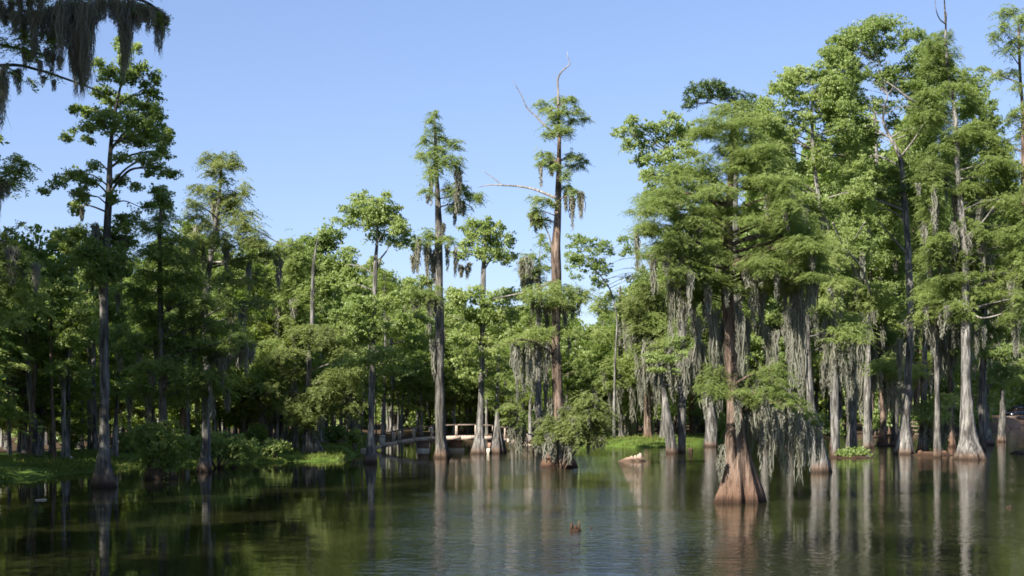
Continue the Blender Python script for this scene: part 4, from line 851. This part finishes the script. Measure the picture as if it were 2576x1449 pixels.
# far wood behind everything
def far_wood():
    n = 46000; px = np.where(rng.random(n) < .45, rng.uniform(-500,3200,n), rng.uniform(1750,2750,n)); Y = rng.uniform(0,1,n)*30+np.maximum(shore(px)+62, 130)
    X = (px-CX)/F*Y; top = (HY-np.interp(px,TOPX,TOPY)-18)/F*Y
    top = top*(.92+.08*np.sin(px*.05)+.04*np.sin(px*.17))
    z = rng.random(n)**1.15*top*.97
    c = np.stack([X,Y,z],1); k = 8
    p = np.repeat(c,k,0)+unit(n*k)*.9
    V, Q = diamonds(p, unit(n*k), unit(n*k)+np.array([0,-.3,.6]), rng.uniform(.6,1.1,n*k), rng.uniform(.45,.75,n*k))
    o = mesh_obj('distant_wood', V, Q, M['broad'], None, np.repeat(rng.random(n),k)); props(o,'far mass of dense green wood behind all the trees',None,kind='stuff')
far_wood()
# grass
def grass():
    n = 90000; px = rng.uniform(-60,1900,n); keep = (px < 935)|(px > 1360); px = px[keep]; n = len(px)
    d = rng.random(n)**1.2*np.where(px < 935,12,15); Y = shore(px)+.1+d; X = (px-CX)/F*Y
    pat = np.sin(X*.7+1.3*np.sin(Y*.45))+np.sin(Y*.9+X*.33)+.8*np.sin(X*2.1-Y*1.7)+rng.normal(0,.5,n)
    k = pat > -.35; X, Y, px = X[k], Y[k], px[k]; n = len(X); z = ground_z(X,Y)
    m = n; a = np.stack([rng.normal(0,.35,m),rng.normal(0,.35,m),np.ones(m)],1); L = rng.uniform(.04,.17,m)*np.where(rng.random(m) < .04, 2.4, 1)
    c = np.stack([X,Y,z],1)+norm(a)*L[:,None]*.45
    V, Q = diamonds(c, a, unit(m)*[1,1,.1], L, rng.uniform(.03,.06,m))
    o = mesh_obj('grass', V, Q, M['grass'], None, rng.random(m)); props(o,'short green grass on the banks',None,kind='stuff')
grass()

#--- footbridge ------------------------------------------------------------
def bridge():
    Yn = 88.0; k = Yn/F
    deck = [(893,1133),(930,1126),(960,1119),(1000,1110),(1040,1103.5),(1080,1100),(1120,1098),(1160,1097),(1200,1097),(1240,1099),(1275,1104),(1310,1111),(1345,1119)]
    r = root('footbridge', P(1110,1030,Yn)*[1,1,0], 'low arched wooden footbridge with thin brown railings over the channel', 'bridge')
    up = [P(x,y,Yn) for x,y in deck]; W = 1.5
    vq = []                                                          # planks
    c, _ = spline(up,[0]*len(up),.16)
    for i in range(len(c)-1):
        a = (c[i]+c[i+1])/2; vq.append(box(a+np.array([0,W/2,.0]),(.15,W,.045)))
    shell('deck', r, M['wood'], vq)
    for dy in (-.04, W+.04):
        vq = [beam(up[i]+np.array([0,dy,-.10]), up[i+1]+np.array([.01,dy,-.10]), .07, .22) for i in range(len(up)-1)]
        shell('side_beam', r, M['wood'], vq)
    rail = [(950,1094),(985,1086),(1025,1078),(1060,1074.5),(1100,1071),(1150,1069),(1200,1069),(1240,1071),(1275,1077)]
    dk = lambda x: np.interp(x,[d[0] for d in deck],[d[1] for d in deck])
    for dy, s in ((-.02,0),(W+.02,0)):
        vq = [beam(P(rail[i][0],rail[i][1],Yn)+np.array([0,dy,0]), P(rail[i+1][0],rail[i+1][1],Yn)+np.array([.01,dy,0]), .05,.075) for i in range(len(rail)-1)]
        shell('handrail', r, M['rail'], vq)
        for x in (956,988,1003,1039,1085,1112,1147,1196,1240,1270):
            yt = np.interp(x,[q[0] for q in rail],[q[1] for q in rail])
            a = P(x,dk(x)+3,Yn); b = P(x,yt,Yn)
            shell('railing_post', r, M['wood'], [beam(a+np.array([0,dy,0]), b+np.array([0,dy,-.02]), .085,.085)])
    shell('end_post', r, M['conc'], [box(P(962,1112,Yn)+np.array([0,.1,0]),(.3,.3,.6),0,.04), box(P(962,1112,Yn)+np.array([0,.1,.36]),(.36,.36,.1),0,.03)])
    for x, w, y in ((1065,30,1104),(1238,28,1104),(1146,40,1104)):
        dy = .45 if x != 1146 else 1.2; pz = H-(y+2-HY)*k
        a = P(x,0,Yn); o = shell('bridge_pier', r, M['brick'], [box((a[0],Yn+dy,.17+(pz-.17)/2-.02),(w*k*.8,.7,pz-.17-.08),0,.03)])
        shell('pier_footing', r, M['conc'], [box((a[0],Yn+dy,-.02),(w*k,.85,.36),0,.04)])
bridge()
# second, lower dark walkway segment to the right bank
def ramp_():
    r = root('boardwalk', P(1340,1030,86)*[1,1,0], 'short dark boardwalk leading off the right end of the footbridge', 'boardwalk')
    a, b = P(1322,1112,86), P(1372,1126,84)
    vq = [box(a+(b-a)*t+np.array([0,.5,0]),(.14,1.1,.05)) for t in np.linspace(0,1,10)]
    shell('deck', r, M['rail'], vq)
    for t in (.1,.5,.9): shell('railing_post', r, M['wood'], [beam(a+(b-a)*t-np.array([0,0,.6]), a+(b-a)*t+np.array([0,-.06,.55]), .08,.08)])
    shell('handrail', r, M['rail'], [beam(a+np.array([0,-.06,.55]), b+np.array([0,-.06,.5]), .05,.07)])
ramp_()
# dark post with a short arm on the grassy point
def post():
    Y = DB(1132); r = root('marker_post', P(773,1030,Y)*[1,1,0]+[0,0,.45], 'dark upright post with a short arm on the grassy point', 'post')
    b = P(773,1133,Y); t = P(773,1090,Y); mt = plain_mat('dark_metal',(.02,.02,.022),(.05,.05,.055),5,.6)
    shell('pole', r, mt, [beam(b,t,.08,.08), box(t+np.array([0,0,.03]),(.12,.12,.06),0,.02)])
    shell('arm', r, mt, [beam(P(773,1099,Y),P(758,1099,Y),.05,.07)])
post()
# split rail seat / fence under the right canopy
def rails():
    Y = 96; r = root('rail_fence', P(2305,1030,Y)*[1,1,0], 'low brown rail fence between the right cypress feet', 'fence')
    for i,y in enumerate((1062,1072,1082,1092)): shell('rail', r, M['rail'], [beam(P(2292,y,Y+i*.15),P(2325,y+1,Y+i*.15),.1,.09)])
    for x in (2294,2323): shell('post', r, M['rail'], [beam(P(x,1100,Y+.3),P(x,1057,Y+.3),.12,.12)])
rails()

#--- stumps and knees ------------------------------------------------------
def stump(px, py, w, h, lab, mat='stump', spikes=(), name='cypress_stump', lobes=1, fl=.5):
    Y = DW(py); k = Y/F; r = root(name, P(px,1030,Y)*[1,1,0], lab, 'stump'); X = (px-CX)*k
    V, Q = tube([(X,Y,-.3),(X,Y,.02),(X,Y,h*k*.5),(X,Y,h*k)],[w*k*.53,w*k*.5,w*k*.38,w*k*.22],28,.05,fl,.5,.1)
    mesh_obj('stump_base', V, Q, M[mat], r, smooth=True)
    for dx, hh, ww in spikes:
        V, Q = tube([(X+dx*k,Y-.05,-.05),(X+dx*k*1.02,Y-.05,hh*k*.6),(X+dx*k*1.05,Y-.03,hh*k)],[ww*k*.55,ww*k*.42,ww*k*.2],9,.05,.2,.4,.12)
        mesh_obj('root_knee', V, Q, M[mat], r, smooth=True)
    return r
stump(1592,1160,52,10,'low pale jagged stump lying on open water','palestump',[(-22,6,12),(-12,10,11),(-3,13,10),(6,15,10),(14,17,12),(18,20,13),(23,11,10)])
stump(1447,1335,30,7,'small brown stump with two upright knees in the near water','stump',[(-9,21,9),(1,15,9),(9,25,6)],fl=.3)
stump(1488,1330,5,6,'tiny dark knee tip right of the small brown stump','bark',name='cypress_knee')
stump(1736,1134,14,6,'dark low snag on the water left of the forked cypress','bark',[(3,8,6)],name='cypress_knee')
stump(2563,1141,34,7,'dark low stump in the water at the right edge','bark',[(4,10,9),(-6,8,8)])
stump(2538,1277,14,5,'small dark knee breaking the water at the lower right','bark',[(2,7,5)],name='cypress_knee')
stump(2142,1152,80,6,'low brown root mound under the mossy grey cypress','stump',[(-25,7,14),(22,7,16)],name='root_mound')
stump(2345,1145,84,9,'low reddish root mound linking the right cypress feet','stump',[(-30,12,18),(10,10,20),(30,11,16)],name='root_mound')
stump(2240,1122,60,7,'brown root mound behind the whitish tupelo foot','stump',[(10,12,18)],name='root_mound')
stump(1955,1118,40,8,'dark root mound behind the moss curtain','stump',[(10,10,12)],name='root_mound')
def rock(px, py, w, h, lab):
    Y = DB(py,.42); k = Y/F; X = (px-CX)*k; g = float(ground_z(X,Y)); r = root('rock',(X,Y,g),lab,'rock')
    V, Q = tube([(X,Y,g-.05),(X,Y,g+h*k*.4),(X+.02,Y,g+h*k)],[w*k*.5,w*k*.55,w*k*.25],9,.05,lump=.2); mesh_obj('stone', V, Q, M['conc'], r, smooth=True)
rock(75,1150,12,9,'pale stone on the left grassy bank'); rock(178,1152,10,6,'small pale stone beside the bright-footed trunk')
def stick():
    Y = DW(1259); k = Y/F; V, Q = tube([P(90,1259,Y)*[1,1,0]+[0,0,.01],P(104,1258,Y)*[1,1,0]+[0,.1,.02],P(112,1257,Y)*[1,1,0]+[0,.2,.01]],[.012,.02,.01],6,.05)
    o = mesh_obj('floating_stick', V, Q, M['conc'], None, smooth=True); props(o,'small white stick floating on the calm water at left','stick')
stick()

#--- parked vehicle --------------------------------------------------------
def car():
    Y = 206.0; X = (2566-CX)/F*Y; z = float(ground_z(X,Y)); r = root('parked_car',(X,Y,z),'dark parked utility vehicle half hidden at the right edge','car')
    L, W = 4.7, 1.8
    paint = plain_mat('dark_paint',(.018,.02,.026),(.03,.033,.042),2,.25,bump=0,coat=.6); glass = plain_mat('tinted_glass',(.02,.03,.035),(.04,.05,.06),2,.05,bump=0)
    tyre = plain_mat('tyre_rubber',(.015,.015,.015),(.03,.03,.03),5,.9); steel = plain_mat('wheel_rim',(.4,.4,.42),(.55,.55,.57),5,.3,metal=.9,bump=0)
    prof = [(-2.35,.45),(-2.35,.85),(-2.2,1.0),(-1.3,1.12),(-.75,1.68),(.1,1.78),(1.6,1.76),(2.15,1.15),(2.35,1.0),(2.35,.45)]
    V = []
    for yy, ins in ((-W/2,0),(-W/2+.02,0),(W/2-.02,0),(W/2,0)):
        for (a,b) in prof:
            tw = .16*max(0,(b-1.05)/.7); V.append((X+a, Y+(yy+tw if yy < 0 else yy-tw), z+b))
    n = len(prof); Q = [[i*n+j,i*n+(j+1)%n,(i+1)*n+(j+1)%n,(i+1)*n+j] for i in range(3) for j in range(n)]
    Q += [[b,b+1,b+2,b+9] for b in (0,30)]+[[b+2,b+3,b+7,b+8] for b in (0,30)]+[[b+3,b+4,b+5,b+6] for b in (0,30)]+[[b+3,b+6,b+7,b+7] for b in ()]+[[b+2,b+8,b+9,b+9] for b in ()]
    vq = [(np.array(V),np.array(Q)), box((X,Y,z+.72),(4.6,1.74,.52),0,.08), box((X+.4,Y,z+1.3),(2.6,1.5,.6),0,.1)]
    shell('body', r, paint, vq)
    for x0,x1 in ((-.95,.05),(.15,1.15),(1.25,1.75)): shell('window', r, glass, [box((X+(x0+x1)/2,Y-.80,z+1.38),(x1-x0,.06,.40),0,.02)])
    shell('windscreen', r, glass, [beam((X-1.27,Y,z+1.16),(X-.80,Y,z+1.62),1.4,.05)])
    for a in (-1.5,1.45):
        for s in (-1,1):
            c, w0 = (X+a,Y+s*.86,z+.36), .24
            V, Q = tube([(c[0],c[1]-w0/2,c[2]),(c[0],c[1]+w0/2,c[2])],[.36,.36],20,.3,lump=0); t = mesh_obj('wheel', V, Q, tyre, r, smooth=False)
            V, Q = tube([(c[0],c[1]+s*.10,c[2]),(c[0],c[1]+s*.135,c[2])],[.2,.2],14,.3,lump=0); q = mesh_obj('rim', V, Q, steel, r); q.parent = t
    for s in (-1,1): shell('headlight', r, steel, [box((X-2.33,Y+s*.62,z+.88),(.12,.32,.18),0,.03)])
    shell('side_mirror', r, steel, [box((X-.9,Y-.98,z+1.14),(.14,.16,.14),0,.03)])
    # kerb logs in front
    l = root('log_barrier',(X,Y-7,float(ground_z(X-3,Y-7))),'dark log barrier in front of the parked vehicle','barrier')
    g = float(ground_z(X-2,Y-7))
    for i in range(5):
        V, Q = tube([(X-4.6+i*1.9,Y-7,g+.3),(X-2.8+i*1.9,Y-7+.1,g+.34)],[.26,.24],10,.4,lump=.08); mesh_obj('log', V, Q, M['rail'], l, smooth=True)
car()

# ------------------------------------------------------------------ sky, sun, camera
SUN_AZ, SUN_EL = math.radians(222), math.radians(37)   # clockwise from the view axis (+Y)
sd = Vector((math.sin(SUN_AZ)*math.cos(SUN_EL), math.cos(SUN_AZ)*math.cos(SUN_EL), math.sin(SUN_EL)))
sl = bpy.data.lights.new('sun','SUN'); sl.energy = 5.0; sl.angle = math.radians(.6); sl.color = (1,.95,.86)
so = bpy.data.objects.new('sun', sl); C.objects.link(so); so.rotation_euler = (-sd).to_track_quat('-Z','Y').to_euler()
w = bpy.data.worlds.new('World'); bpy.context.scene.world = w; w.use_nodes = True; t = w.node_tree; t.nodes.clear()
o = t.nodes.new('ShaderNodeOutputWorld'); b = t.nodes.new('ShaderNodeBackground'); s = t.nodes.new('ShaderNodeTexSky')
s.sky_type = 'NISHITA'; s.sun_disc = False; s.sun_elevation = SUN_EL; s.sun_rotation = SUN_AZ; s.altitude = 0; s.air_density = 1.0; s.dust_density = 0.15; s.ozone_density = 2.2
b.inputs['Strength'].default_value = .076
tn = t.nodes.new('ShaderNodeMixRGB'); tn.blend_type = 'MULTIPLY'; tn.inputs['Fac'].default_value = 1; tn.inputs['Color2'].default_value = (1.18,1.28,1.65,1)
gm = t.nodes.new('ShaderNodeGamma'); gm.inputs['Gamma'].default_value = .7; t.links.new(s.outputs[0], gm.inputs[0]); t.links.new(gm.outputs[0], tn.inputs['Color1']); t.links.new(tn.outputs[0], b.inputs[0]); t.links.new(b.outputs[0], o.inputs[0])
sc = bpy.context.scene
cd = bpy.data.cameras.new('camera'); cam = bpy.data.objects.new('camera', cd); C.objects.link(cam)
cam.location = (0,0,H); cam.rotation_euler = (math.pi/2,0,0); cd.sensor_width = 36; cd.lens = 36*F/2576
cd.shift_y = (HY-724.5)/2576; cd.clip_end = 3000; cd.clip_start = .1
sc.camera = cam
sc.view_settings.view_transform = 'Standard'; sc.view_settings.look = 'None'; sc.view_settings.exposure = 1.25; sc.view_settings.gamma = 1
sc.render.engine = 'CYCLES'; cy = sc.cycles
cy.max_bounces = 7; cy.diffuse_bounces = 4; cy.glossy_bounces = 3; cy.transmission_bounces = 2; cy.filter_width = 1.7
cy.use_denoising = True; cy.sample_clamp_indirect = 4
for ob in list(bpy.data.objects):
    if '_w' in ob: del ob['_w']
print('FACES', sum(len(m.polygons) for m in bpy.data.meshes), 'OBJ', len(bpy.data.objects))
